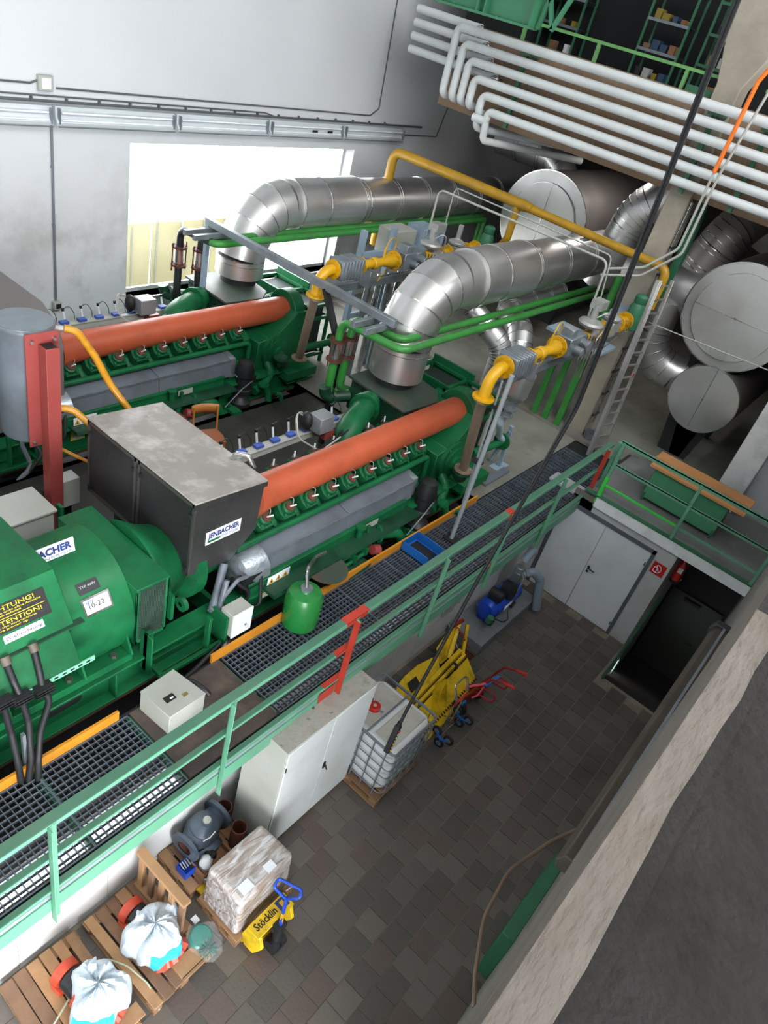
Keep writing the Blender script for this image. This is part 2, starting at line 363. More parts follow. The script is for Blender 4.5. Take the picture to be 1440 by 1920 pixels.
# --- bridge slab and walkway
BR = pm('bridge_concrete', '#7c7d7d', .8, 0, .2, 1.6, .2, 30, '#55524e', .5, 1.2)
br = struct('floor.002', MB().box(11.78, 14.0, -.25, 2.88, 2.24, 2.43), BR, 'concrete bridge slab behind the green railing')
MB().box(11.70, 11.78, -.25, 2.63, 2.22, 2.43).build('edge_band', pm('white_edge_paint', '#e0e4e6', .7, 0, .06, 2, .1, 30, '#a8a8a6', .4, 3), br)
MB().box(11.69, 11.8, -.25, 2.88, 2.43, 2.445).build('edge_angle', FGREEN, br)
MB().box(11.75, 11.78, 2.63, 3.05, 2.05, 2.36).build('end_block', CONC, br)
plat = MB().box(9.9, 14, 4.02, 11.3, 1.9, 2.2).box(14, 24, -.25, 11.3, 1.9, 2.2)
PLC = pm('platform_concrete', '#85857b', .8, 0, .2, 1.2, .2, 30, '#5c5a50', .6, .8)
pl = struct('floor.003', plat, PLC, 'stained concrete engine platform floor')
MB().box(13.74, 13.98, 3.1, 11.3, 2.2, 2.27).build('kerb', CONC, pl)
struct('floor.011', MB().box(-8, 9.9, 6.4, 8.25, 1.9, 2.15).box(-8, 9.9, 10.75, 11.3, 1.9, 2.15), pm('dark_aisle_floor', '#35352f', .5, 0, .3, 1.5, .1, 20, '#171715', .6, 1.2), 'dark aisle floor between and behind the engines')  # very dark mottled floor tone
struct('floor.004', MB().box(-8, 9.9, 3.6, 11.3, 0.6, .85), pm('dark_trench_floor', '#2b2b2a', .6, 0, .3, 2, .1, 20, '#141414', .6, 2), 'dark service trench floor under the engines and walkway')  # near-black mottled tone for the trench bottom
struct('wall_trench', MB().box(9.9, 10.0, 3.6, 11.3, .6, 2.19).box(-8, 9.9, 6.3, 6.4, .6, 2.15).box(-8, 9.9, 8.15, 8.25, .6, 2.15).box(9.9, 14.0, 4.03, 4.2, 1.2, 2.19).box(12.6, 14.2, 2.8, 3.0, 1.0, 2.3).box(13.9, 14.1, 2.8, 4.2, 1.0, 2.15), CONCD)
# walkway: gratings, plates, edge beam
ww = struct('floor.005', MB().box(-1, 13.7, 3.98, 4.02, 2.02, 2.2).box(-1, 13.7, 3.44, 3.48, 2.06, 2.16).box(-1, 13.7, 3.4, 3.62, 1.95, 2.06).box(-1, 13.7, 2.99, 3.03, 1.95, 2.19), DARK, 'steel support frame of the raised walkway')
GY0, GY1, GZ = 3.0, 3.99, 2.2
def grating(n_long, n_cross, L=.99, Wd=.98):
    m = MB()
    for i in range(n_long): y = Wd * i / (n_long - 1); m.box(0, L, y - .003, y + .003, -.042, 0)
    for i in range(n_cross): x = L * i / (n_cross - 1); m.box(x - .0035, x + .0035, 0, Wd, -.038, -.002)
    m.box(0, L, -.004, .004, -.03, .002); m.box(0, L, Wd - .004, Wd + .004, -.03, .002); m.box(-.004, .004, 0, Wd, -.03, .002); m.box(L - .004, L + .004, 0, Wd, -.03, .002)
    return m
gA = grating(16, 16).build('grating_panel', GRAT, ww); pass
gB = grating(24, 9).build('grating_panel', GRAT, ww)
firstA = firstB = True
for i, x in enumerate([-1., 0., 1., 2.0, 4.25, 5.25, 6.25, 7.25, 8.25, 9.25, 10.25, 11.25, 12.25]):
    fine = i > 5
    src = gB if fine else gA
    if fine and firstB: o = src; firstB = False
    elif not fine and firstA: o = src; firstA = False
    else: o = src.copy(); COL.objects.link(o)
    o.location = (x, GY0, GZ)
MB().box(3.02, 4.2, GY0, GY1, 2.185, 2.203).build('floor_plate', BRNP, ww)
MB().box(13.25, 13.7, GY0, GY1, 2.185, 2.203).build('floor_plate', DARK, ww)
# green supports and pale cable tray seen through the gratings
mb = MB()
for x in (.0, 1.0, 2.0, 3.0, 4.2): mb.box(x - .03, x + .03, 3.03, 3.98, 2.08, 2.165)
mb.build('cross_bearer', FGREEN, ww)
fas = struct('trim_1', MB().box(-1, 12.0, 2.90, 2.96, 1.93, 2.2).box(-1, 12.0, 2.9, 3.1, 1.9, 1.93).box(-1, 12, 2.88, 2.91, 1.93, 2.13), RAILG, 'pale green steel edge beam of the walkway')
MB().box(-1, 11.9, 2.893, 2.9, 2.135, 2.19).build('grey_stripe', pm('worn_grey_stripe', '#868c93', .6, 0, .15, 6, 0, 40, '#6fbf96', .5, 5), fas)
# orange toe board along the engine side
tb = MB().box(-1, 2.9, 3.99, 4.02, 2.2, 2.33).box(4.1, 9.8, 3.99, 4.02, 2.2, 2.33)
struct('trim_2', tb, TOE, 'orange toe board between walkway and engine')
# --- window wall
WX0, WX1, WZ0, WZ1 = 8.0, 13.72, 2.98, 5.69
wl = MB().box(-8, WX0, 11.3, 11.65, 1.2, 16).box(WX1, 24, 11.3, 11.65, 1.2, 16).box(WX0, WX1, 11.3, 11.65, 1.2, WZ0).box(WX0, WX1, 11.3, 11.65, WZ1, 16)
struct('wall_left', wl, WHITE, 'white plastered wall with dirt streaks and one large window')
FRM = pm('window_frame_grey', '#c9cdcd', .5)
wf = MB().box(WX0, WX1, 11.56, 11.62, WZ0 - .0, WZ0 + .07).box(WX0, WX1, 11.56, 11.62, WZ1 - .06, WZ1).box(WX0, WX0 + .06, 11.56, 11.62, WZ0, WZ1).box(WX1 - .06, WX1, 11.56, 11.62, WZ0, WZ1)
win = struct('window_1', wf, FRM, 'large bright window in the white wall')
for i in range(1, 8): x = WX0 + (WX1 - WX0) * i / 8; MB().box(x - .007, x + .007, 11.57, 11.6, WZ0 + .07, WZ1 - .06).build('glazing_bar', pm('pale_glazing_bar', '#e9ecec', .5), win)
GL = bpy.data.materials.new('window_glass'); GL.use_nodes = True
_n = GL.node_tree.nodes; _b = _n['Principled BSDF']; _b.inputs['Base Color'].default_value = (1, 1, 1, 1); _b.inputs['Roughness'].default_value = .03; _b.inputs['Alpha'].default_value = .12
pane = MB().box(0, (WX1 - WX0) / 8 - .03, 0, .006, 0, WZ1 - WZ0 - .13)
p0 = pane.build('pane', GL, win)
for i in range(8):
    o = p0 if i == 0 else p0.copy()
    if i: COL.objects.link(o)
    o.location = (WX0 + (WX1 - WX0) * i / 8 + .015, 11.58, WZ0 + .07)
MB().box(WX0 - .02, WX1 + .02, 11.26, 11.58, WZ0 - .03, WZ0).build('window_sill', pm('sill_stone', '#b9b8b2', .7, 0, .1, 2, 0, 40, '#8a8880', .5, 2), win)
# yellow translucent screen standing outside the window
sc = thing('garden_screen', 'pale yellow slatted screen standing outside the window', 'screen', (9.0, 12.6, 1.4))
SCR = pm('pale_yellow_screen', '#b3a878', .8, 0, .05)
MB().box(7.2, 11.4, 12.6, 12.62, 1.41, 3.85).build('screen_sheet', SCR, sc)
for i in range(8): MB().box(7.2 + i * .6 - .012, 7.2 + i * .6 + .012, 12.56, 12.6, 1.4, 3.92).build('post', pm('grey_screen_post', '#8a8c74', .6), sc)
struct('floor.009', MB().box(-8, 2.6, -7, -.25, -.3, -.01).box(-8, -2.5, -.25, 3.3, -.3, -.01), CONCD, 'side bay floor beyond the pit')
struct('floor.010', MB().box(9.9, 14, 3.6, 4.03, 1.2, 1.3).box(12.1, 14, 2.88, 4.03, 1.3, 1.6), CONCD)
struct('floor.006', MB().box(-8, 24, 11.65, 20, 1.2, 1.4), pm('outdoor_paving', '#8a8a86', .8))
# --- concrete frame, mezzanine, far room
HC = pm('weathered_column_concrete', '#a29a8c', .8, 0, .16, 1.2, .25, 25, '#7b6f60', .5, .9)
col = MB().prism([(4.03, 2.2), (4.44, 2.2), (4.44, 8.75), (4.62, 9.4), (4.62, 16), (3.75, 16), (3.75, 9.4), (4.03, 8.75)], 'x', 14.05, 14.5)
struct('column', col, HC, 'weathered concrete column carrying the mezzanine', bevel=.015)
struct('column.001', MB().box(13.75, 14.2, .72, 1.2, 2.43, 7.1), pm('white_column_paint', '#d5d7d8', .7, 0, .06, 2, .1, 30, '#8c8c8a', .4, 2.5), 'white painted column at the end of the bridge', bevel=.01)
struct('wall_bridge_end', MB().box(14.2, 14.4, -.25, .74, 2.2, 7.1), pm('pale_partition', '#c9ccd0', .7, 0, .04))
bm_ = struct('beam', MB().box(14.15, 14.4, -.6, 9.75, 7.05, 8.52), BEAMC, 'brown concrete upstand beam behind the white pipes', bevel=.01)
struct('floor.007', MB().box(14.4, 24, -.6, 9.75, 7.3, 7.55), CONCD, 'mezzanine floor slab')
struct('wall_far', MB().box(23.8, 24, -7, 11.65, 1.9, 16), CONCD)
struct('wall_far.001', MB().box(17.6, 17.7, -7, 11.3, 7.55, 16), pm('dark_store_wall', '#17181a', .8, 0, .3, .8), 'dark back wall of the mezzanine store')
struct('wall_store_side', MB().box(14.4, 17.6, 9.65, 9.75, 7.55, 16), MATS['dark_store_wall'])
struct('wall_room_right', MB().box(14.4, 24, -.45, -.25, 2.2, 7.3), CONCD)
struct('ceiling', MB().box(-8, 24, -7, 11.65, 16, 16.2), pm('hall_ceiling', '#c4c4c0', .8))
struct('wall_rear', MB().box(-8.2, -8, -7, 11.65, -2.2, 16), pm('rear_wall', '#cfd0ce', .8))
struct('wall_gallery', MB().box(-8, 24, -7.2, -7, 7, 16), pm('gallery_wall', '#cfd0ce', .8))
# --- parapet right beside the viewer
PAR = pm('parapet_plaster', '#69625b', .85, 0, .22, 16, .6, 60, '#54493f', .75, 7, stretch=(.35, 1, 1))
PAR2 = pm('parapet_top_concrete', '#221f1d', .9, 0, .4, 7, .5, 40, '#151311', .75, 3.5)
def jag(x, s): return (sin(x * 9 + s) + sin(x * 23 + s * 2)) * .003 + sin(x * 3.1 + s) * .005
n = 90; vs = []; fs = []
for i in range(n + 1):
    x = -3 + 12.0 * i / n; a = jag(x, 1) * .6 - max(0, x) * .05; b = jag(x, 4) - max(0, x) * .02
    vs += [(x, -.047 + a * .3, 7.0), (x, -.042 + a * .4, 7.69), (x, -.046 + a * .4, 7.70), (x, -.118 + b, 7.705), (x, -.124 + b, 7.69), (x, -.165 + b * .5, 7.66), (x, -.18 + b * .5, 7.665), (x, -1.6, 7.67), (x, -1.6, 7.0)]
for i in range(n):
    for j in range(8): fs.append((i * 9 + j, i * 9 + j + 1, (i + 1) * 9 + j + 1, (i + 1) * 9 + j))
mbp = MB().add(vs, fs)
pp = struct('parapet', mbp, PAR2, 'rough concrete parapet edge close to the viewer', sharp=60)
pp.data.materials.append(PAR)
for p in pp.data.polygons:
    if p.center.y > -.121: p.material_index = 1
struct('floor.008', MB().box(-8, 9, -7, -1.6, 7.0, 7.4), CONCD, 'gallery floor behind the parapet')
# ================================================================ ENGINE GENERATOR SETS
DTOP = pm('sooty_green_plate', '#3c4a40', .55, 0, .2, 1.6, .1, 30, '#5e3b2c', .6, 1.6)
SILV = pm('crumpled_foil', '#a9b2ba', .38, .7, .2, 6, .5, 14)
MESH = pm('black_mesh', '#1c211e', .6)
HOSE = pm('amber_hose', '#b9801f', .3, 0, .12, 8, 0, 40)
FLEX = pm('brown_braided_hose', '#8d7a69', .5, .15, .2, 20, .3, 80)
TRAYB = pm('blue_connector', '#3a56a8', .5)
def make_engine():
    G = thing('gas_engine_generator', 'green gas engine generator nearer the walkway, orange hose run on top', 'generator', (5.5, 5.1, 1.25), group=None)
    # skid
    m = MB().box(-1, 10.25, 4.42, 4.45, 2.1, 2.48).box(-1, 10.25, 4.3, 4.55, 2.48, 2.51).box(-1, 10.25, 4.3, 4.55, 2.08, 2.11)
    m.box(-1, 10.25, 5.85, 5.88, 2.1, 2.48).box(-1, 10.25, 5.75, 6.0, 2.48, 2.51).box(-1, 10.25, 5.75, 6.0, 2.08, 2.11)
    for x in (-.9, 1.1, 3.08, 4.6, 6.3, 8.0, 10.2): m.box(x - .012, x + .012, 4.3, 4.44, 2.1, 2.49).box(x - .03, x + .03, 4.44, 5.86, 2.15, 2.45)
    m.box(9.5, 10.3, 4.16, 4.9, 2.36, 2.53).box(9.6, 10.3, 4.22, 4.9, 2.25, 2.28)
    sk = m.build('skid_frame', GREEN, G, bevel=.004)
    h = MB()
    for x in (2.55, 5.95):
        p = []
        for k in range(16):
            a = 2 * pi * k / 16; p.append((x + (.13 if cos(a) > 0 else -.13) + .075 * cos(a), 2.29 + .075 * sin(a)))
        h.prism(p, 'y', 4.415, 4.419)
    h.build('oval_opening', BLACK, sk)
    MB().box(-1, 10.2, 4.3, 4.33, 2.05, 2.075).build('rusty_sill', RUST, sk)
    for i, x in enumerate((.2, 2.0, 4.2, 7.0, 9.4)): MB().box(x - .1, x + .1, 4.35, 4.6, 1.25, 2.08).box(x - .1, x + .1, 5.7, 5.95, 1.25, 2.08).build('mount', DARK, sk)
    # generator
    gc = (5.1, 3.0)
    m = MB().cyl((.6, gc[0], gc[1]), (3.35, gc[0], gc[1]), .7, 40).box(.6, 3.3, 4.35, 5.85, 2.52, 2.62)
    for x in (2.0, 2.75, 3.28): m.prism([(4.32, 2.62), (4.5, 2.62), (4.5, 2.95)], 'x', x - .015, x + .015)
    g = m.build('alternator', GREEN, G, sharp=30, bevel=.006)
    m = MB()
    for x in (2.62, 3.12): m.cyl((x, 4.42, 2.62), (x, 4.42, 2.66), .035, 6)
    m.build('foot_bolt', STEEL, g)
    m = MB().prism([(5.6, 3.9), (4.7, 3.9), (4.38, 3.44), (4.5, 3.0), (5.6, 3.3)], 'x', .3, 2.66)
    tb = m.build('terminal_box', GREEN, G, bevel=.008)
    MB().prism([(4.47, 3.42), (4.37, 3.42), (4.17, 3.14), (4.36, 2.98), (4.5, 3.1)], 'x', .3, 2.6).build('terminal_cover', GREEN, tb, bevel=.006)
    MB().box(.3, 2.75, 4.35, 4.42, 3.43, 3.445).build('lid_edge', GREEND, tb)
    m = MB().beam((.6, 4.18, 3.1), (2.74, 4.18, 3.1), .012, .06)
    pr = m.build('punched_rail', pm('pale_punched_rail', '#7fc8a4', .5), tb)
    m = MB()
    for i in range(26): m.box(.65 + .08 * i, .69 + .08 * i, 4.171, 4.174, 3.09, 3.11)
    m.build('slot', BLACK, pr)
    # guard with mesh openings
    m = MB().box(3.35, 3.75, 4.4, 5.8, 3.42, 3.45).box(3.35, 3.37, 4.4, 5.8, 2.66, 3.42).box(3.73, 3.75, 4.4, 5.8, 2.66, 3.42).box(3.35, 3.39, 4.4, 4.42, 2.66, 3.42).box(3.71, 3.75, 4.4, 4.42, 2.66, 3.42).box(3.35, 3.75, 4.4, 4.42, 2.66, 2.7)
    gd = m.build('fan_guard', GREEN, G, bevel=.004)
    MB().box(3.38, 3.72, 4.43, 4.45, 2.68, 3.42).build('guard_backing', BLACK, gd)
    m = MB()
    for i in range(18): x = 3.38 + .34 * i / 17; m.box(x - .0018, x + .0018, 4.405, 4.409, 2.68, 3.43)
    for i in range(38): z = 2.69 + .73 * i / 37; m.box(3.38, 3.72, 4.405, 4.409, z - .0018, z + .0018)
    m.build('wire_mesh', pm('mesh_wire', '#4f6a5c', .5, .3), gd, flat=True)
    MB().box(3.42, 3.5, 4.28, 4.34, 2.3, 2.86).box(3.42, 3.44, 4.2, 4.4, 2.3, 2.86).build('guard_leg', GREEN, gd, bevel=.004)
    # bell housing
    m = MB().lathe([(.62, 3.76), (.62, 3.8), (.5, 3.98), (.42, 4.2), (.55, 4.3), (.55, 4.42), (.4, 4.5), (.4, 4.9)], (0, 5.1, 2.95), (1, 0, 0), 32)
    bh = m.build('bell_housing', GREEN, G, sharp=35)
    m = MB()
    for k in range(18): a = 2 * pi * k / 18; m.cyl((4.27, 5.1 + .5 * cos(a), 2.95 + .5 * sin(a)), (4.29, 5.1 + .5 * cos(a), 2.95 + .5 * sin(a)), .022, 6)
    m.build('flange_bolt', STEEL, bh)
    m = MB().lathe([(.03, 0), (.09, .0), (.09, .05), (.03, .05)], (3.9, 4.38, 2.95), (1, 0, 0), 16, close=False).box(3.8, 3.84, 4.4, 4.7, 2.75, 3.1); m.build('lifting_lug', GREEN, bh)
    # platform outrigger beside the guard
    m = MB().beam((3.5, 4.15, 2.25), (4.6, 4.15, 2.25), .05, .05).beam((3.5, 4.4, 2.25), (4.6, 4.4, 2.25), .05, .05).beam((4.55, 4.15, 2.27), (4.55, 4.5, 2.27), .05, .05).beam((3.53, 4.15, 2.27), (3.53, 4.4, 2.27), .05, .05).box(4.15, 4.19, 4.15, 4.22, 2.25, 2.75)
    m.build('outrigger', GREEN, G, bevel=.003)
    # crankcase and oil pan
    m = MB().prism([(4.6, 2.52), (5.6, 2.52), (5.44, 2.7), (5.44, 3.05), (5.3, 3.16), (4.9, 3.16), (4.76, 3.05), (4.76, 2.7)], 'x', 4.9, 9.0)
    cc = m.build('crankcase', GREEN, G, bevel=.01)
    m = MB().box(4.9, 8.1, 4.36, 4.5, 2.5, 2.68).box(4.9, 8.1, 4.34, 4.38, 2.66, 2.7); m.build('oil_pan_rail', GREEN, cc, bevel=.004)
    m = MB().prism([(4.12, 2.5), (4.4, 2.5), (4.4, 2.53), (4.14, 2.55)], 'x', 5.15, 8.2); m.build('drip_flange', GREEND, cc)
    m = MB().lathe([(.05, 0), (.05, .28), (.075, .28), (.075, .31)], (6.95, 4.3, 2.42), (0, 0, 1), 14).lathe([(.03, 0), (.03, .2)], (7.15, 4.3, 2.45), (0, 0, 1), 10).cb((6.95, 4.32, 2.5), .2, .16, .05)
    m.build('oil_filler', GREEN, cc)
    MB().box(7.1, 7.4, 4.335, 4.34, 2.56, 2.66).build('type_plate', CREAM, cc)
    # cylinder heads, both banks
    n_h = 9; x0 = 5.42; dx = .40
    def head(sg):
        m = MB(); M = Matrix.Translation((0, 5.1 - sg * .30, 3.2)) @ Matrix.Rotation(radians(34) * sg, 4, 'X') @ Matrix.Scale(.84, 4)
        m.prism([(-.12, -.17), (.12, -.17), (.16, -.06), (.13, .12), (.06, .19), (-.06, .19), (-.13, .12), (-.16, -.06)], 'z', -.12, .07)
        m.lathe([(.115, .07), (.105, .13), (.06, .15)], (0, -.03, 0), (0, 0, 1), 14)
        m.lathe([(.05, .05), (.05, .12), (.03, .14)], (0, .12, 0), (0, 0, 1), 10).cb((-.1, -.12, .07), .05, .06, .06).cb((.1, -.12, .07), .05, .06, .06)
        pass
        return m.xf(M), M
    hd = {}
    for sg in (1, -1):
        for i in range(n_h):
            if i == 0:
                m, M = head(sg); a = m.build('cylinder_head', GREEN, G, bevel=.006); base = Vector(a.location)
                r = MB().lathe([(.075, .12), (.075, .165), (.045, .165)], (0, -.03, 0), (0, 0, 1), 16).xf(M).build('plug_seal', RUST, a)
                p = MB().cyl((0, -.03, .15), (.035, -.06, .26), .014, 8).xf(M).build('ignition_lead', WHITE2, a)
                w = MB().tube([(.05, .16, .08), (.1, .05, .22), (.03, -.04, .18)], .006, 5, .05).xf(M).build('sensor_wire', CREAM, a)
                hd[sg] = (a, r, p, w); a.location = base + Vector((x0, 0, 0))
            else:
                a = hd[sg][0].copy(); COL.objects.link(a); a.location = base + Vector((x0 + dx * i, 0, 0))
                for q in hd[sg][1:]: c = q.copy(); COL.objects.link(c); c.parent = a
    m = MB()
    for i in range(n_h): x = x0 + dx * i; m.beam((x + .18, 4.8, 3.18), (x + .18, 4.68, 3.05), .05, .03)
    m.tube([(4.9, 4.64, 3.07), (8.87, 4.64, 3.07), (8.87, 4.64, 2.3)], .045, 12, .1); m.build('rail_pipe', GREEN, G)
    m = MB().tube([(4.9, 5.53, 3.05), (8.87, 5.53, 3.05)], .04, 12); m.build('rail_pipe', GREEN, G)
    # grey exhaust manifold covers
    def cover(sg):
        yy = lambda y: 5.1 - sg * (5.1 - y)
        A = [(yy(4.76), 2.99), (yy(4.44), 2.93), (yy(4.41), 2.62), (yy(4.53), 2.54), (yy(4.76), 2.6)]
        m = MB()
        for a, b in ((5.22, 6.78), (6.79, 8.3)): m.prism(A, 'x', a, b)
        c = m.build('manifold_cover', GREYC, G, bevel=.006)
        m = MB().beam((5.24, yy(4.43), 2.93), (8.28, yy(4.43), 2.93), .016, .03)
        for i in range(14): m.cyl((5.35 + .22 * i, yy(4.425), 2.935), (5.35 + .22 * i, yy(4.412), 2.935), .012, 6)
        m.build('riveted_seam', GALV, c)
        e = MB().lathe([(.12, 0), (.24, .08), (.26, .2), (.27, .42)], (4.82, yy(4.6), 2.74), (1, 0, 0), 14); e.xf(Matrix.Identity(4)).build('foil_end', SILV, c)
        e = MB().prism([(yy(4.76), 2.99), (yy(4.46), 2.93), (yy(4.45), 2.62), (yy(4.55), 2.55), (yy(4.76), 2.6)], 'x', 8.3, 8.42)
        e.build('foil_wrap', SILV, c)
        return c
    cover(1); cover(-1)
    # orange charge air hose
    m = MB(); N = 30; P = []; R_ = []
    for i in range(N + 1):
        t = i / N; x = 5.34 + 4.64 * t; P.append((x, 5.0, 3.42)); R_.append(.225 + .05 * max(0, 1 - t * 14) + .002 * sin(i * 2.1))
    m.tube(P, R_, 28); m.build('orange_air_hose', ORANGE, G, sharp=50)
    # mixing chamber at the front end
    arch = [(4.62, 2.6)] + [(5.0 - .36 * cos(a), 3.42 + .36 * sin(a)) for a in [pi * k / 10 for k in range(11)]] + [(5.38, 2.6)]
    m = MB().prism(arch, 'x', 9.96, 10.22)
    m.prism([(9.05, 2.45), (10.22, 2.45), (10.22, 3.5), (9.96, 3.5), (9.5, 3.12), (9.05, 3.05)], 'y', 4.58, 5.4)
    m.box(9.3, 9.34, 4.5, 5.5, 2.5, 3.1)
    mc = m.build('mixing_chamber', GREEN, G, bevel=.01)
    m = MB().lathe([(.35, 0), (.35, .06), (.26, .07), (.26, .1), (.14, .11), (.14, .16), (.1, .17)], (9.5, 4.58, 2.82), (0, -1, 0), 28); m.build('round_cover', GREEN, mc)
    m = MB().tube([(9.5, 4.45, 2.8), (9.36, 4.2, 2.66), (9.3, 4.2, 2.9)], .1, 14, .12).flange((9.3, 4.2, 2.88), (0, 0, 1), .15); m.build('inlet_elbow', GREEND, mc)
    # turbocharger box on top of the rear
    top = [(8.78, 5.26), (9.55, 5.2), (9.85, 5.42), (9.95, 6.0), (9.7, 6.42), (8.86, 6.42)]
    m = MB().prism(top, 'z', 3.02, 3.56); tbx = m.build('turbo_box', GREEND, G, bevel=.01)
    t2 = [(8.74, 5.22), (9.57, 5.16), (9.9, 5.4), (10.0, 6.0), (9.72, 6.47), (8.82, 6.47)]
    MB().prism(t2, 'z', 3.56, 3.6).build('turbo_cover', DTOP, tbx, bevel=.005)
    m = MB()
    for i in range(11): m.cyl((8.8 + .07 * i, 5.24, 3.52), (8.8 + .07 * i, 5.22, 3.52), .012, 6)
    for i in range(16): m.cyl((8.765 + .005 * i, 5.3 + .07 * i, 3.5), (8.745 + .005 * i, 5.3 + .07 * i, 3.5), .014, 6)
    m.build('cover_bolt', DARK, tbx)
    # green charge-air elbows between turbo box and far bank
    m = MB().tube([(7.72, 5.5, 2.95), (7.85, 5.55, 3.38), (8.75, 5.9, 3.42)], .19, 20, .4, k=8)
    m.flange((8.52, 5.81, 3.41), (1, .35, 0), .25, .04, 10); m.build('charge_air_elbow', GREEN, G)
    m = MB().tube([(8.85, 6.4, 3.25), (8.5, 6.6, 3.2), (8.45, 6.62, 3.4)], .1, 14, .12).flange((8.6, 6.55, 3.22), (1, -.5, 0), .15, .03, 8); m.build('coolant_elbow', GREEND, G)
    m = MB().tube([(9.95, 6.3, 3.5), (10.5, 6.2, 3.5)], .09, 14).tube([(9.9, 5.5, 3.35), (10.35, 5.6, 3.35)], .1, 14).lathe([(.1, 0), (.14, .02), (.14, .2), (.1, .22)], (10.1, 5.65, 3.15), (0, 0, 1), 16).flange((10.35, 5.6, 3.35), (1, 0, 0), .16)
    m.build('coolant_pipe', GREEN, G)
    # intercooler frame at the front end
    m = MB()
    for y in (4.75, 5.5, 6.3):
        for x in (10.35, 11.05): m.box(x - .03, x + .03, y - .03, y + .03, 2.2, 3.5)
    for z in (2.4, 3.2, 3.47):
        for y in (4.75, 5.5, 6.3): m.box(10.3, 11.1, y - .03, y + .03, z - .03, z + .03)
        for x in (10.35, 11.05): m.box(x - .03, x + .03, 4.72, 6.33, z - .03, z + .03)
    m.box(10.3, 10.34, 4.72, 6.33, 3.3, 3.55).box(11.06, 11.1, 5.4, 6.33, 3.3, 3.62)
    fr = m.build('cooler_frame', GREEN, G, bevel=.004)
    MB().box(10.42, 10.98, 4.85, 6.2, 2.4, 3.42).build('cooler_core', pm('cooler_core', '#23302c', .6, .2), fr)
    m = MB().tube([(10.2, 4.55, 2.75), (10.62, 4.45, 2.8), (10.95, 4.42, 2.82)], .07, 12, .05).flange((10.95, 4.42, 2.82), (1, 0, 0), .16, .03, 10); m.build('cooler_outlet', GREEN, G)
    # ignition tray on the far bank
    m = MB().box(5.3, 8.4, 5.78, 5.92, 3.33, 3.345).box(5.3, 8.4, 5.78, 5.786, 3.26, 3.36).box(5.3, 8.4, 5.914, 5.92, 3.3, 3.36); tr = m.build('ignition_tray', CREAM, G)
    m = MB(); m2 = MB(); m3 = MB()
    for i in range(n_h):
        x = 5.4 + .31 * i
        m.cb((x, 5.87, 3.37), .13, .09, .04); m2.cyl((x + .1, 6.0, 3.3), (x + .08, 6.03, 3.5), .016, 8); m3.tube([(x + .08, 6.03, 3.5), (x + .17, 6.02, 3.57), (x + .24, 5.98, 3.45), (x + .22, 5.92, 3.36)], .006, 5, .06).cyl((x + .08, 6.03, 3.48), (x + .078, 6.033, 3.52), .022, 8)
    m.build('connector', TRAYB, tr); m2.build('coil_rod', WHITE2, tr); m3.build('lead', BLACK, tr)
    m = MB().cb((7.55, 5.72, 3.3), .2, .16, .12); m.build('red_clip', REDP, tr)
    MB().box(7.25, 7.55, 5.6, 5.85, 3.4, 3.66).build('control_box', pm('grey_control_box', '#7c8084', .45), G, bevel=.01)
    MB().ell((7.18, 5.82, 3.55), .08, .1, .15).build('black_sensor', BLACK, G)
    MB().tube([(7.1, 5.85, 3.66), (6.9, 5.8, 3.8), (6.8, 5.6, 3.5), (7.1, 5.4, 3.3), (7.5, 5.4, 3.42)], .012, 6, .15).tube([(7.15, 5.9, 3.66), (6.98, 5.9, 3.75), (6.95, 5.75, 3.4)], .01, 6, .12).build('grey_cable', CREAM, G)
    MB().tube([(5.6, 5.35, 3.32), (7.2, 5.4, 3.32), (7.9, 5.6, 3.4)], .02, 6, .1).tube([(6.6, 5.3, 3.31), (7.3, 5.45, 3.33), (8.0, 5.5, 3.45)], .015, 6, .1).build('black_cable', BLACK, G)
    # coolant pump with black motor at the near front corner
    m = MB().lathe([(.13, 0), (.17, .03), (.17, .1), (.14, .12), (.14, .34), (.17, .36), (.17, .42), (.16, .5), (.13, .62), (.05, .66)], (8.52, 4.3, 2.3), (0, 0, 1), 24).cb((8.62, 4.2, 2.62), .1, .1, .14)
    pm_ = m.build('pump_motor', BLACK, G)
    m = MB().lathe([(.16, 0), (.2, .04), (.2, .09), (.19, .11), (.19, .24), (.12, .3), (.1, .34)], (8.4, 4.22, 1.98), (0, 0, 1), 24); m.build('pump_body', DARK, G)
    MB().tube([(8.7, 4.18, 2.62), (8.3, 4.1, 2.52), (7.95, 4.1, 2.25)], .012, 6, .1).build('pump_cable', GALV, pm_)
    m = MB().flange((7.35, 4.28, 2.42), (1, -.3, -.2), .16, .04, 10).tube([(7.35, 4.28, 2.42), (7.72, 4.16, 2.38), (7.92, 4.12, 2.08), (8.2, 4.2, 2.06)], .085, 14, .14).flange((8.14, 4.18, 2.07), (1, .1, 0), .15, .04, 10); m.build('pump_pipe', GREEN, G)
    m = MB().tube([(8.75, 4.25, 2.3), (9.05, 4.3, 2.36), (9.3, 4.4, 2.5), (9.3, 4.55, 2.62)], .085, 14, .16).tube([(8.85, 4.12, 2.5), (8.95, 4.08, 2.3), (8.98, 4.05, 2.1)], .06, 12, .08).tube([(9.1, 4.02, 2.28), (9.2, 3.98, 2.26), (9.22, 3.96, 2.1)], .045, 10, .05).flange((8.85, 4.12, 2.47), (0, 0, 1), .1, .03, 6); m.build('discharge_pipe', GREEN, G)
    m = MB().cb((8.1, 4.02, 2.16), .18, .2, .1); m.build('bracket', GREEN, G)
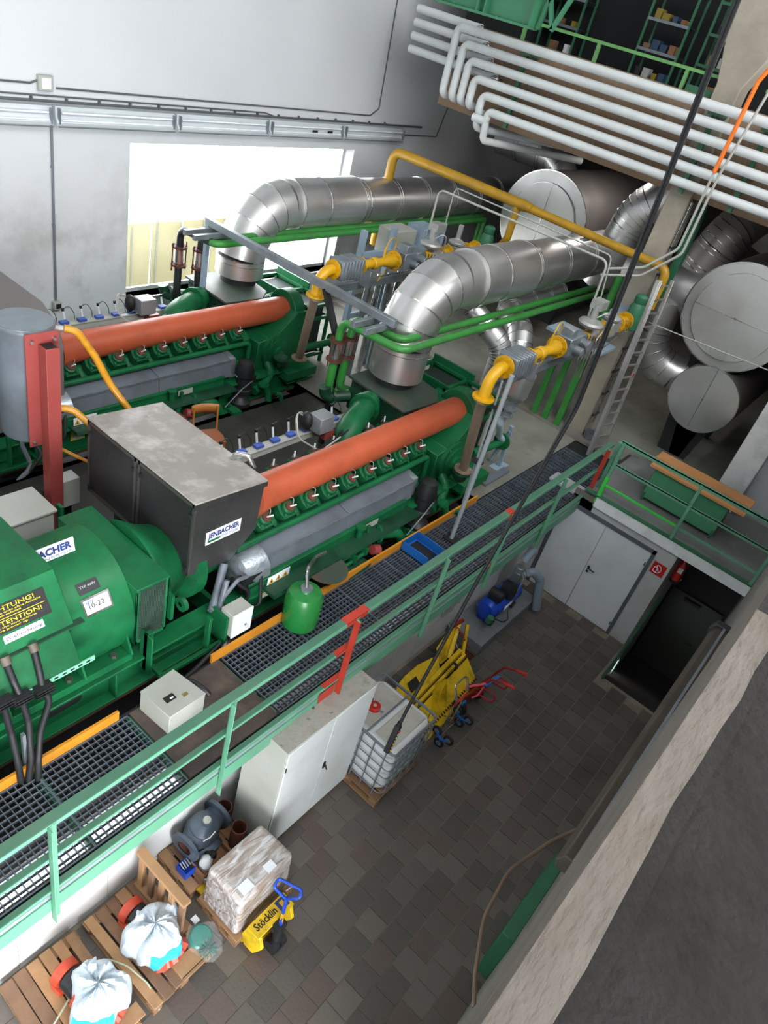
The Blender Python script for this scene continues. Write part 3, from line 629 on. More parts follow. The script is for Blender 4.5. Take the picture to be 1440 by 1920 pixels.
    # small oil lines with red actuator
    m = MB().tube([(6.35, 4.2, 2.36), (7.05, 4.18, 2.44)], .025, 8).tube([(6.3, 4.14, 2.28), (7.0, 4.14, 2.36)], .03, 8).cb((6.35, 4.17, 2.3), .08, .14, .16).cb((6.72, 4.16, 2.36), .07, .12, .12).cb((6.95, 4.16, 2.4), .06, .12, .12).tube([(6.4, 4.25, 2.4), (6.1, 4.25, 2.34)], .03, 8)
    ol = m.build('oil_line', GREEN, G)
    MB().cyl((7.1, 4.12, 2.36), (7.22, 4.09, 2.33), .075, 14).build('red_actuator', REDP, ol)
    m = MB().prism([(6.5, 2.22), (6.95, 2.28), (6.95, 2.25), (6.72, 2.12), (6.5, 2.18)], 'y', 3.98, 4.25); m.build('drip_tray', GREEND, ol)
    MB().cyl((6.1, 4.13, 2.512), (6.1, 4.13, 2.522), .3, 28).build('round_splash_plate', DTOP, cc)
    # battery of hoses and cables beside the bell housing
    m = MB().tube([(4.72, 4.62, 2.95), (4.55, 4.5, 2.7), (4.35, 4.35, 2.6)], .05, 10, .1).tube([(4.6, 4.42, 2.9), (4.4, 4.3, 2.5), (4.45, 4.12, 2.2), (4.1, 3.98, 2.1)], .035, 8, .15).tube([(4.95, 4.4, 2.8), (4.7, 4.35, 2.9), (4.5, 4.35, 2.72)], .025, 8, .05)
    m.build('grey_conduit', GREYC, G)
    MB().tube([(4.7, 4.45, 2.85), (4.9, 4.3, 2.62), (4.8, 4.3, 2.5)], .03, 8, .1).tube([(5.1, 4.35, 2.75), (5.0, 4.2, 2.45), (4.95, 4.3, 2.35)], .022, 8, .1).tube([(4.5, 4.4, 2.65), (4.62, 4.15, 2.35), (4.3, 4.05, 2.12)], .028, 8, .1).cb((4.95, 4.4, 2.72), .3, .1, .2).build('black_harness', BLACK, G)
    # lettering and stickers
    s = MB().box(5.22, 5.6, 4.33, 4.336, 2.53, 2.66).build('warning_sticker', PAPER, G)
    m = MB()
    for i in range(3): x = 5.28 + .12 * i; m.prism([(x - .045, 2.55), (x + .045, 2.55), (x, 2.63)], 'y', 4.326, 4.33)
    m.build('warning_triangle', YELLOW, s)
    m = MB()
    for i in range(3): x = 5.28 + .12 * i; m.prism([(x - .008, 2.565), (x + .008, 2.565), (x, 2.605)], 'y', 4.322, 4.326)
    m.build('warning_symbol', INKB, s)
    s = MB().box(5.22, 5.45, 4.41, 4.415, 2.22, 2.46).build('yellow_notice', pm('yellow_notice_paper', '#d8d43a', .6), G)
    m = MB()
    for i in range(6): m.box(5.24, 5.42 - .03 * (i % 3), 4.406, 4.409, 2.43 - .03 * i, 2.44 - .03 * i)
    m.box(5.24, 5.42, 4.405, 4.409, 2.24, 2.28); m.build('notice_line', PAPER, s)
    d = Vector((0, -.32, -.46)).normalized(); up = -d
    X = Vector((1, 0, 0)); nrm = X.cross(up).normalized(); O = Vector((1.93, 4.7, 3.9)) + d * .12
    def on(px, py, lift=.004): return O + X * px - up * py + nrm * lift
    def plate(px, py, w, hgt, mat, name, par, lift=.004, th=.003):
        q = [on(px, py + hgt, 0), on(px + w, py + hgt, 0), on(px + w, py, 0), on(px, py, 0)]
        return MB().hexa([p + nrm * lift for p in q], [p + nrm * (lift + th) for p in q]).build(name, mat, par)
    lb = plate(.0, .0, .58, .25, INKB, 'warning_label', tb)
    Mx = lambda px, py: frame(on(px, py, .009), X, up)
    YT = pm('yellow_lettering', '#d9c21a', .6)
    letters('ACHTUNG!', .058, Mx(.04, .055), YT, lb, width=.44); letters('Maschine nicht ohne Aufsicht\nin Betrieb nehmen', .024, Mx(.03, .08), YT, lb, width=.5)
    plate(.03, .122, .52, .005, YT, 'yellow_line', lb, .008, .001)
    letters('ATTENTION!', .054, Mx(.03, .178), YT, lb, width=.48); letters('Read the instructions\nbefore power up', .024, Mx(.03, .203), YT, lb, width=.42)
    wl_ = plate(.12, .27, .36, .07, PAPER, 'paper_label', tb); letters('Drehrichtung', .04, Mx(.14, .32), INKB, wl_, width=.32)
    # rating plates on the alternator flank
    def cyl_pt(x, a, r=.704): return Vector((x, 5.1 - r * sin(a), 3.0 + r * cos(a)))
    def cplate(x0, x1, a0, a1, mat, name, par, r=.706):
        n = 4; v = []
        for i in range(n + 1):
            a = a0 + (a1 - a0) * i / n
            for x in (x0, x1): v += [cyl_pt(x, a, r - .004), cyl_pt(x, a, r)]
        f = []
        for i in range(n): b = i * 4; f += [(b + 1, b + 3, b + 7, b + 5), (b, b + 4, b + 6, b + 2), (b, b + 1, b + 5, b + 4), (b + 2, b + 6, b + 7, b + 3)]
        f += [(0, 2, 3, 1), (4 * n, 4 * n + 1, 4 * n + 3, 4 * n + 2)]
        return MB().add(v, f).build(name, mat, par)
    rp = cplate(2.86, 3.08, .62, .78, DARK, 'rating_plate', g); rp2 = cplate(2.84, 3.14, .84, 1.1, CHROME, 'rating_plate', g)
    cplate(2.86, 3.12, .87, 1.07, PAPER, 'plate_field', rp2, .708)
    a = .95; tM = lambda x, a: frame(cyl_pt(x, a, .712), (1, 0, 0), (0, cos(a), sin(a)))
    letters('10-22', .07, tM(2.9, 1.0), INKB, rp2, width=.16); letters('NETZ', .04, tM(2.88, .93), INK, rp2, width=.08)
    letters('TYP 400V', .035, tM(2.88, .7), CREAM, rp, width=.17)
    # name board on the generator top: leaning sheet
    q0 = Vector((2.44, 5.0, 3.70)); ux = Vector((1, .0, .0)); uu = Vector((0, .25, 1)).normalized()
    nb = MB().hexa([q0, q0 + ux * .62, q0 + ux * .62 + Vector((0, .01, 0)), q0 + Vector((0, .01, 0))], [q0 + uu * .15, q0 + ux * .62 + uu * .15, q0 + ux * .62 + uu * .15 + Vector((0, .01, 0)), q0 + uu * .15 + Vector((0, .01, 0))]).build('name_board', PAPER, G)
    F = lambda dx_, dz: frame(q0 + ux * dx_ + uu * dz + Vector((0, -.006, 0)), ux, uu)
    letters('JENBACHER', .1, F(.03, .06), INK, nb, width=.56, bold=.004); letters('ENERGIE', .036, F(.26, .015), pm('grey_ink', '#8b95a6', .6), nb, width=.33)
    MB().hexa([F(.04, .02) @ Vector((0, 0, 0)), F(.04, .02) @ Vector((.2, 0, 0)), F(.04, .02) @ Vector((.2, 0, -.002)), F(.04, .02) @ Vector((0, 0, -.002))], [F(.04, .02) @ Vector((0, .028, 0)), F(.04, .02) @ Vector((.2, .028, 0)), F(.04, .02) @ Vector((.2, .028, -.002)), F(.04, .02) @ Vector((0, .028, -.002))]).build('green_bar', GREEN, nb)
    return G
eng2 = make_engine()
eng1 = dup(eng2, (0, 4.2, 0), 'green gas engine generator beside the window wall, farther row')
for o in (eng1, eng2): o['group'] = 'gas engine generators'
# ---------------- air filter housing of the nearer engine
AF = thing('air_filter_housing', 'grey steel air filter box with white maker sign, at the orange hose end', 'filter box', (4.65, 5.5, 2.52))
BRT = pm('dusty_steel_top', '#938d87', .5, .2, .2, 1.5, .1, 30, '#c2bdb8', .85, 2.2)
SH = pm('dark_sheet_steel', '#5a5858', .34, .65, .2, 1.2, .05, 20, '#2c2b2b', .5, 1.5)
A = [(4.17, 3.06), (4.78, 2.98), (5.14, 3.32), (5.17, 4.0), (4.17, 4.07)]
m = MB().prism(A, 'y', 4.6, 6.5); ab = m.build('casing', SH, AF, bevel=.006)
MB().prism([(4.15, 4.07), (5.19, 3.995), (5.19, 4.015), (4.15, 4.09)], 'y', 4.58, 6.52).build('lid', BRT, AF, bevel=.004)
MB().prism([(4.15, 4.07), (5.19, 3.995), (5.19, 3.93), (4.15, 4.005)], 'y', 4.578, 4.59).build('lid_flange', SH, AF)
m = MB()
for y in (4.6, 5.53, 5.6, 6.48): m.box(4.15, 4.175, y - .012, y + .02, 3.08, 4.06)
m.box(4.15, 4.17, 4.6, 6.5, 3.06, 3.1).box(4.15, 4.17, 4.6, 6.5, 4.02, 4.06); fr = m.build('mesh_frame', STEEL, AF)
m = MB()
for y in (4.62, 5.5, 5.63, 6.45):
    for z in (3.15, 3.9): m.cb((4.145, y, z), .03, .03, .05)
m.build('clasp', DARK, fr)
m = MB()
for i in range(36): y = 4.63 + .88 * i / 35; m.box(4.158, 4.16, y - .001, y + .001, 3.1, 4.02)
for i in range(34): y = 5.63 + .83 * i / 33; m.box(4.158, 4.16, y - .001, y + .001, 3.1, 4.02)
for i in range(40): z = 3.1 + .92 * i / 39; m.box(4.158, 4.16, 4.62, 6.48, z - .001, z + .001)
m.build('filter_mesh', pm('filter_mesh_wire', '#3d3d40', .4, .6), fr, flat=True)
MB().tube([(5.1, 5.12, 4.0), (5.12, 5.06, 4.12), (5.2, 4.95, 4.13), (5.25, 4.88, 3.98)], .03, 10, .05).build('handle', CHROME, AF)
MB().tube([(5.16, 5.0, 3.45), (5.3, 5.0, 3.43), (5.4, 5.0, 3.42)], [.36, .3, .25], 26).build('hose_collar', ORANGE, AF)
MB().box(4.25, 4.6, 4.95, 5.3, 2.52, 3.1).box(4.25, 4.6, 6.0, 6.1, 2.1, 3.1).build('support', GREEND, AF)
q0 = Vector((4.36, 4.594, 3.4)); tilt = .02
sg = MB().box(4.36, 4.86, 4.588, 4.594, 3.42, 3.6).build('name_sign', PAPER, AF)
F = lambda dx_, dz: frame((4.36 + dx_, 4.586, 3.42 + dz), (1, 0, 0), (0, 0, 1))
letters('JENBACHER', .1, F(.025, .085), INK, sg, width=.45, bold=.003); letters('ENERGIE', .045, F(.2, .03), MATS['grey_ink'], sg, width=.27)
MB().box(4.385, 4.56, 4.585, 4.588, 3.445, 3.475).build('green_bar', GREEN, sg)
for q in list(COL.objects): pass
# ================================================================ DUCTS, PIPES, VESSELS
def band(m, c, ax, r, w=.02): return m.lathe([(r - .004, -w / 2), (r + .008, -w / 2), (r + .008, w / 2), (r - .004, w / 2)], c, ax, 36, close=False)
def segduct(T, pts, r, mat, seam=.9, elbow='elbow', n=36, matband=None):
    """straight runs as 'duct_section' parts, bends as gored 'elbow' parts; pts with bend radius"""
    P = [Vector(p) for p in pts]; R = r * 1.95
    cur = P[0]
    for i in range(1, len(P)):
        a, b = P[i - 1], P[i]; d = (b - a).normalized(); end = b
        if i < len(P) - 1:
            e = (P[i + 1] - b).normalized(); ang = d.angle(e); t = R * math.tan(ang / 2); end = b - d * t
        L = (end - cur).length
        if L > .05:
            k = max(1, round(L / seam))
            for q in range(k):
                p0 = cur + d * (L * q / k); p1 = cur + d * (L * (q + 1) / k)
                s = MB().cyl(p0, p1 - d * .004, r, n).build('duct_section', mat, T); m = MB(); band(m, p1, d, r + .003)
                band(m, p1 - d * .09, d, r - .001, .012); m.build('seam_band', matband or CHROME, s)
        if i < len(P) - 1:
            c = fillet([cur, b, P[i + 1]], R, 5); gore = [q for q in c[1:-1]]
            g = MB()
            for q in range(len(gore) - 1):
                p0, p1 = gore[q], gore[q + 1]; g.tube([p0, p0 + (p1 - p0) * .5, p1], r + .002, n, caps=False)
            full = MB().tube(gore, [r + .002] * len(gore), n); eo = full.build(elbow, mat, T, sharp=12)
            m = MB()
            for q in range(1, len(gore) - 1): band(m, gore[q], gore[q + 1] - gore[q - 1], r + .004, .015)
            m.build('gore_seam', matband or CHROME, eo); cur = b + e * t
def exhaust(y, x1, label, xv=9.42, zh=5.2):
    T = thing('exhaust_duct', label, 'duct', (9.55, y, 3.6), group='aluminium clad exhaust ducts')
    segduct(T, [(xv, y, 3.75), (xv, y, zh), (x1, y, zh)], .455, ALU, 1.15)
    s = MB().cyl((10.75, y, zh), (12.6, y, zh), .49, 36); s.build('outer_sleeve', ALU, T)
    m = MB()
    for x in (10.76, 11.5, 12.58): band(m, (x, y, zh), (1, 0, 0), .492)
    m.build('seam_band', CHROME, T)
    MB().cyl((xv, y, 3.58), (xv, y, 3.76), .34, 28).build('flange_neck', DARK, T)
    return T
exhaust(6.0, 17.5, 'big silver exhaust duct rising from the nearer engine')
exhaust(10.2, 18.2, 'big silver exhaust duct rising in front of the window', 9.7, 4.98)
# vessels in the dark plant room
def vessel(c, r, L, rin, label, legs=True, seam='v'):
    T = thing('heat_exchanger_vessel', label, 'vessel', (c[0] + .4, c[1], 2.2), group='aluminium clad vessels in the plant room')
    MB().cyl(c, (c[0] + L, c[1], c[2]), r, 48).build('shell', ALUD, T)
    s = MB().lathe([(rin, 0), (rin, -.06), (.02, -.065)], c, (1, 0, 0), 48, close=False).build('end_cap', ALU, T, sharp=30)
    m = MB(); m.lathe([(rin - .01, -.06), (rin + .012, -.06), (rin + .012, -.03)], c, (1, 0, 0), 48, close=False)
    if rin < r - .05: m.lathe([(r - .01, -.004), (r + .012, -.004), (r + .012, .03)], c, (1, 0, 0), 48, close=False); MB().lathe([(rin, -.004), (r, 0)], c, (1, 0, 0), 48, close=False).build('end_ring', ALU, T)
    if seam == 'v': m.beam((c[0] - .067, c[1], c[2] - rin), (c[0] - .067, c[1], c[2] + rin), .012, .014)
    else: m.beam((c[0] - .067, c[1] - rin, c[2]), (c[0] - .067, c[1] + rin, c[2]), .014, .012)
    m.build('rim_band', CHROME, T)
    if legs:
        for x in (c[0] + .5, c[0] + 2.2): MB().prism([(c[1] - r * .25, 2.2), (c[1] + r * .25, 2.2), (c[1] + r * .55, c[2] - r * .8), (c[1] - r * .55, c[2] - r * .8)], 'x', x - .05, x + .05).build('saddle', DARK, T)
    return T
vessel((17.2, 8.05, 5.1), 1.13, 5.5, .86, 'big silver vessel with flat round end, beside the farther exhaust duct')
vessel((15.0, 2.56, 5.35), 1.0, 4.5, .8, 'largest silver vessel with ringed round end, above the lower drum', seam='h')
vessel((15.0, 2.37, 3.72), .68, 3.8, .67, 'lower silver drum with flat round end standing above the plant room floor')
def duct(label, pts, r, mat=ALU, seam=.8, group='silver ducts in the plant room'):
    T = thing('insulated_duct', label, 'duct', pts[0], group=group); segduct(T, pts, r, mat, seam); return T
duct('silver duct elbow reaching down onto the vessel behind the yellow header', [(18.5, 10.5, 6.3), (18.5, 8.4, 6.3), (18.5, 8.4, 5.2)], .38)
duct('curved silver duct climbing behind the concrete column', [(16.3, 5.75, 4.6), (16.2, 5.45, 6.2), (16.4, 4.6, 7.2)], .5)
T = duct('silver cross duct with upright branch beside the ringed vessel', [(15.5, 5.0, 5.2), (15.6, 3.2, 5.4)], .5)
segduct(T, [(15.7, 3.85, 5.5), (15.75, 3.55, 6.5), (16.4, 3.2, 7.25)], .42, ALUD, .5)
MB().cyl((17.2, 3.05, 6.9), (17.25, 3.05, 6.9), .72, 36).build('collar_disc', ALU, T)
duct('silver duct bending under the cross duct into the lower drum', [(15.35, 3.98, 5.1), (15.35, 3.98, 3.75), (15.9, 2.5, 3.75)], .37, seam=.5)
duct('small silver duct stub between the nearer engine and the plant room', [(12.3, 5.3, 3.4), (12.3, 5.3, 4.2), (13.3, 6.3, 4.2), (15.5, 6.3, 4.25)], .24, seam=.6)
# ladder against the column
T = thing('leaning_ladder', 'long aluminium extension ladder leaning beside the concrete column', 'ladder', (13.55, 3.42, 2.2))
LA = Vector((13.36, 3.56, 2.22)); LB = Vector((13.55, 3.80, 5.75)); off = Vector((.42, -.12, 0))
for k, dd in enumerate((0, .06, .12)):
    MB().beam(LA + off * (dd * 1.4), LB + off * (dd * 1.4), .03, .07, (0, 1, 0)).build('stile', ALU, T, bevel=.003)
MB().beam(LA + off, LB + off, .03, .07, (0, 1, 0)).build('stile', ALU, T, bevel=.003)
for i in range(14): p = LA.lerp(LB, (i + .6) / 14); MB().beam(p, p + off, .03, .03).build('rung', ALUD, T)
MB().cb(tuple(LA.lerp(LB, .46) + off * 1.04), .06, .03, .22).build('red_label', RED, T)
# yellow gas header along the plant room edge
T = thing('gas_header_pipe', 'long yellow gas header pipe crossing above both exhaust ducts', 'pipe', (13.75, 7.0, 5.1))
m = MB().tube([(13.7, 10.2, 4.0), (13.7, 10.2, 6.0), (13.75, 7.0, 5.98)], .1, 18, .22); m.build('pipe_run', YELH, T)
m = MB().tube([(13.75, 7.1, 5.98), (13.75, 6.85, 5.97), (13.76, 6.7, 5.97), (13.78, 3.79, 5.93), (13.78, 3.79, 5.2)], .078, 18, .16); m.build('pipe_run', YELH, T)
MB().tube([(13.75, 7.02, 5.97), (13.75, 7.02, 5.3), (13.85, 7.2, 5.02)], .075, 14, .1).build('branch_pipe', YELH, T)
MB().lathe([(.1, 0), (.11, .05), (.08, .3)], (13.75, 7.0, 5.98), (0, -1, 0), 18).lathe([(.08, 0), (.084, .01), (.084, .03), (.08, .04)], (13.78, 4.6, 5.94), (0, 1, 0), 18).build('reducer', YELH, T)
MB().box(13.6, 13.9, 5.4, 5.5, 5.84, 5.87).box(13.9, 14.04, 4.3, 4.34, 5.8, 5.86).build('pipe_bracket', GALV, T)
# gas trains
def gas_train(x0, y, z, hb, label):
    T = thing('gas_train', label, 'pipework', (x0, y, z - .5), group='yellow gas trains above the engines')
    P = lambda x, dy=0, dz=0: (x0 + x, y + dy, z + dz)
    MB().tube([P(0, 0, -.4), P(0, 0, 0), P(.3)], .085, 18, .24).flange(P(0, 0, -.4), (0, 0, 1), .16).flange(P(.3), (1, 0, 0), .16).build('elbow', YELLOW, T)
    h = MB().tube([P(0, 0, -.42), hb], .075, 14).flange(P(0, 0, -.45), (0, 0, 1), .12, .03, 0).flange((hb[0], hb[1], hb[2]), (0, 0, 1), .15); h.build('braided_hose', FLEX, T)
    m = MB().box(x0 + .34, x0 + .92, y - .15, y + .15, z - .14, z + .15)
    for i in range(7): m.box(x0 + .36 + .08 * i, x0 + .4 + .08 * i, y - .165, y + .165, z - .15, z + .16)
    m.build('gas_filter', GALV, T, bevel=.006)
    MB().cyl(P(.94), P(1.9), .075, 18).flange(P(1.0), (1, 0, 0), .14).lathe([(.08, 0), (.1, .02), (.1, .1), (.08, .12)], P(1.3), (1, 0, 0), 18, False).lathe([(.075, 0), (.12, .2), (.12, .28)], P(1.6), (1, 0, 0), 18, False).flange(P(1.9), (1, 0, 0), .17, .04, 10).tube([P(1.6, 0, .05), P(1.6, 0, .25)], .02, 8).build('gas_pipe', YELLOW, T)
    MB().tube([P(1.6, 0, .25), P(1.72, .02, .42), P(1.95, .05, .35), P(1.98, .1, -.1), P(1.7, .1, -.4)], .01, 6, .12).build('yellow_hose', YELLOW, T)
    m = MB().cb(P(2.2), .34, .3, .3).cb(P(2.2, 0, .2), .2, .2, .14).cb(P(2.55), .3, .24, .26).cyl(P(2.55, -.1, 0), P(2.55, -.26, 0), .09, 14).cyl(P(2.3, -.1, -.05), P(2.3, -.28, -.05), .07, 14); m.build('solenoid_valve', GALV, T, bevel=.01)
    m = MB().lathe([(.05, 0), (.05, .1), (.19, .16), (.21, .2), (.19, .24), (.06, .28), (.05, .5)], P(2.95, 0, .02), (0, 0, 1), 20).cb(P(3.05, .02, .52), .26, .2, .14).cyl(P(2.95), P(3.3), .09, 14).tube([P(2.95, -.02, .3), P(3.1, -.2, .5), P(3.2, -.15, .1), P(3.0, -.15, -.1)], .014, 6, .08); m.build('pressure_regulator', pm('cast_aluminium', '#a8a9a6', .5, .5, .15, 8), T)
    MB().cyl(P(2.75), P(2.95), .1, 14).flange(P(3.32), (1, 0, 0), .15).cyl(P(3.3), P(3.6), .08, 14).flange(P(3.6), (1, 0, 0), .15).build('gas_pipe', YELLOW, T)
    m = MB().cb(P(3.85), .26, .24, .26).lathe([(.04, 0), (.16, .05), (.17, .1), (.05, .16), (.05, .42)], P(3.85, 0, .1), (0, 0, 1), 18).cb(P(4.1), .16, .2, .2); m.build('regulator_body', MATS['cast_aluminium'], T, bevel=.008)
    MB().cyl(P(4.2), P(4.75), .085, 14).flange(P(4.25), (1, 0, 0), .15).flange(P(4.6), (1, 0, 0), .16).build('gas_pipe', YELLOW, T)
    m = MB().tube([P(4.3, -.1, .1), P(4.5, -.16, .05), P(4.55, -.14, -.12), P(4.35, -.14, -.12), P(4.3, -.1, .1)], .007, 5, .08).tube([P(2.3, -.2, .1), P(2.8, -.26, -.2), P(3.3, -.2, -.25), P(3.9, -.2, -.1)], .008, 5, .1).tube([P(.4, .1, -.2), P(1.2, .1, -.32), P(2.6, .1, -.3)], .012, 5, .1); m.build('impulse_line', CHROME, T)
    MB().lathe([(.1, 0), (.14, .03), (.14, .42), (.1, .5), (.11, .52), (.11, .62), (.07, .66)], P(4.98, 0, -.22), (0, 0, 1), 20).build('gas_filter_body', FGREEN, T)
    MB().flange(P(5.16, -.02, -.02), (1, -.2, 0), .14, .04, 8).build('dark_flange', DARK, T)
    # support: channel under the train, hanger rods
    MB().box(x0 + .5, x0 + 4.2, y + .12, y + .2, z - .5, z - .36).box(x0 + 1.2, x0 + 1.26, y - .1, y + .2, z - .4, z - .1).box(x0 + 3.1, x0 + 3.16, y - .1, y + .2, z - .4, z - .12).build('support_channel', GALV, T, bevel=.004)
    m = MB()
    for i in range(5): m.tube([P(2.7 + .05 * i, -.12 - .03 * i, .1), P(2.68 + .05 * i, -.14 - .03 * i, -.62)], .012, 6)
    m.build('cable_bundle', CHROME, T)
    return T
gas_train(8.5, 3.92, 5.0, (9.3, 4.2, 2.93), 'yellow and grey gas train above the nearer engine')
gas_train(8.85, 7.5, 4.93, (9.6, 8.25, 2.9), 'yellow and grey gas train in front of the farther engine')
# cross bracket fixed to the column and conduits by the gas train
T = thing('cantilever_bracket', 'blue grey steel bracket beams reaching out from the column', 'bracket', (14.0, 4.2, 4.6))
MB().box(13.4, 14.05, 4.1, 4.35, 4.85, 5.0).box(12.9, 13.6, 4.0, 5.2, 4.3, 4.36).build('bracket_beam', pm('blue_grey_paint', '#8fa3b3', .5, 0, .1, 3), T, bevel=.005)
T = thing('galvanised_conduit', 'tall galvanised pipe standing on the walkway in front of the hose', 'pipe', (8.57, 3.66, 2.2))
PGV = pm('pale_galvanised', '#a7afb5', .4, .3, .08, 6)
MB().tube([(8.57, 3.66, 2.2), (8.57, 3.66, 5.05)], .035, 12).build('pipe_run', PGV, T)
MB().tube([(8.78, 3.78, 2.75), (8.6, 3.78, 4.9)], .018, 8).build('thin_pipe', PGV, T)
MB().cb((8.62, 3.72, 3.6), .1, .16, .04).cb((8.62, 3.72, 4.5), .1, .16, .04).box(8.47, 8.67, 3.56, 3.76, 2.2, 2.215).build('pipe_clip', DARK, T)
T = thing('vent_silencer', 'bright metal silencer pipe hanging below the gas train beside the engine end', 'silencer', (10.15, 4.3, 3.0))
MB().lathe([(.1, 0), (.12, .02), (.17, .1), (.18, .14), (.18, .52), (.1, .58)], (10.25, 4.2, 3.95), (.0, -.05, 1), 24).build('canister', ALU, T)
MB().tube([(10.25, 4.2, 3.98), (10.25, 4.25, 3.7)], .09, 14).flange((10.25, 4.23, 3.8), (0, 0, 1), .13, .03, 8).flange((10.25, 4.24, 3.68), (0, 0, 1), .13, .03, 8).build('valve', GALV, T)
MB().tube([(10.25, 4.25, 3.7), (10.3, 4.3, 3.45), (10.75, 4.42, 3.0), (10.95, 4.42, 2.85)], .06, 12, .15).build('pipe_run', pm('pale_blue_pipe', '#b9c6d2', .45), T)
MB().beam((11.2, 4.4, 2.2), (11.1, 4.4, 3.1), .07, .05, (1, 0, 0)).beam((11.2, 4.6, 2.22), (11.1, 4.4, 3.0), .06, .05).box(11.0, 11.4, 4.3, 4.5, 2.2, 2.22).build('stand', MATS['blue_grey_paint'], T)
T = thing('flexible_air_duct', 'small silver elbow duct behind the gas train in front of the dark floor', 'duct', (11.2, 5.6, 2.2))
segduct(T, [(11.6, 5.3, 3.3), (11.6, 5.3, 4.1), (11.3, 6.0, 4.6)], .2, ALU, .4)
MB().box(11.55, 11.65, 5.25, 5.35, 2.2, 3.3).build('duct_post', GALV, T)
# thin white impulse pipes looping between the gas trains
def simple(name, label, cat, mb, mat, loc, group=None, **kw):
    o = mb.build(name, mat, None, **kw); o.data.transform(Matrix.Translation(-Vector(loc))); o.location = loc; return tag(o, label, cat, group)
simple('impulse_pipe', 'thin white pipe looping between both gas trains, nearer one', 'pipe', MB().tube([(12.0, 7.75, 5.2), (12.0, 7.75, 6.04), (12.0, 4.25, 6.06), (12.0, 4.2, 5.1)], .02, 8, .12), CREAM, (12.0, 6, 6.04), 'thin white pipes between the gas trains')
simple('impulse_pipe', 'thin white pipe looping between both gas trains, farther one', 'pipe', MB().tube([(12.35, 7.65, 5.3), (12.35, 7.65, 6.1), (12.35, 4.35, 6.08), (12.35, 4.2, 5.1)], .013, 8, .1), CREAM, (12.35, 6, 6.1), 'thin white pipes between the gas trains')
simple('orange_cable', 'orange cable dropping past the white pipes beside the column', 'cable', MB().tube([(13.2, 3.2, 9.8), (13.2, 3.47, 9.25), (13.2, 3.6, 8.9), (13.2, 3.62, 7.62)], .035, 8, .1), pm('orange_cable_jacket', '#e8741a', .45), (13.2, 3.6, 7.7))
simple('cream_conduit', 'cream conduit continuing from the orange cable to the gas train', 'conduit', MB().tube([(13.2, 3.62, 7.62), (13.2, 3.62, 6.4), (13.1, 4.0, 5.95), (12.9, 4.5, 5.75)], .022, 8, .2), CREAM, (13.2, 3.62, 6.4), 'cream conduits beside the column')
simple('cream_conduit', 'cream conduit running full height beside the orange cable', 'conduit', MB().tube([(13.2, 3.3, 9.6), (13.2, 3.53, 7.6), (13.2, 3.53, 6.35), (13.1, 4.0, 5.8), (12.9, 4.6, 5.6)], .022, 8, .2), CREAM, (13.2, 3.53, 6.4), 'cream conduits beside the column')
# green coolant pipe pairs with flexible connectors
def coolant(yo, label, dark):
    T = thing('coolant_pipes', label, 'pipework', (8.7, 6.5 + yo, 3.3), group='green coolant pipe pairs')
    for k, (xo, ye, L) in enumerate(((0, 5.42, 16.1 if not yo else 17.3), (.28, 5.66, 16.3 if not yo else 17.5))):
        y0 = 6.62 + yo; x = 8.55 + xo; ye += yo if yo else 0
        if yo: y0 = 10.55 - xo * .8; ye = 9.62 + .22 * k
        z = 4.58
        MB().tube([(x, y0, 4.2), (x, y0, 4.52), (x, ye, z), (L, ye, z)], .062, 14, .16).tube([(L, ye, z), (L, ye - .02, 3.6)], .06, 12).build('coolant_pipe', PIPEG, T)
        if dark: MB().tube([(x, y0, 4.2), (x, y0, 4.525), (x, ye + .12, z)], .066, 14, .16).build('dark_pipe', DARK, T)
        c = MB().cyl((x, y0, 3.88), (x, y0, 4.18), .085, 16); co = c.build('flexible_connector', CHROME, T)
        MB().flange((x, y0, 4.2), (0, 0, 1), .14, .03, 8).flange((x, y0, 3.87), (0, 0, 1), .14, .03, 8).cyl((x - .15, y0, 3.78), (x - .15, y0, 4.28), .012, 6).cyl((x + .15, y0, 3.78), (x + .15, y0, 4.28), .012, 6).build('tie_flange', RUST, co)
        MB().tube([(x, y0, 3.85), (x, y0, 3.3), (x + .3, y0 - .15, 3.2)], .07, 12, .12).build('drop_pipe', PIPEG if not dark else DARK, T)
    return T
coolant(0, 'pair of green coolant pipes passing in front of the nearer exhaust duct', False)
coolant(4.2, 'pair of green coolant pipes passing in front of the window, dark at the bends', True)
# grey channel frame carrying the pipes
T = thing('pipe_support_frame', 'grey steel channel frame spanning between both engines', 'frame', (8.8, 8.0, 2.2))
MB().box(8.75, 8.85, 5.82, 10.18, 4.72, 4.84).build('channel_beam', GALV, T, bevel=.005)
MB().box(8.3, 9.0, 5.95, 6.03, 4.62, 4.72).build('cross_channel', GALV, T, bevel=.004); MB().box(8.3, 9.0, 6.2, 6.28, 4.62, 4.72).build('cross_channel', GALV, T, bevel=.004)
MB().box(8.2, 9.1, 10.0, 10.07, 4.62, 4.71).build('cross_channel', GALV, T, bevel=.004); MB().box(8.2, 9.1, 9.75, 9.82, 4.62, 4.71).build('cross_channel', GALV, T, bevel=.004)
MB().box(8.76, 8.84, 10.1, 10.18, 3.5, 4.78).build('post', MATS['blue_grey_paint'], T); MB().beam((8.8, 7.28, 4.74), (8.8, 6.75, 3.9), .1, .07).beam((8.8, 6.75, 3.92), (8.8, 6.72, 2.15), .09, .07, (1, 0, 0)).build('brace', DARK, T)
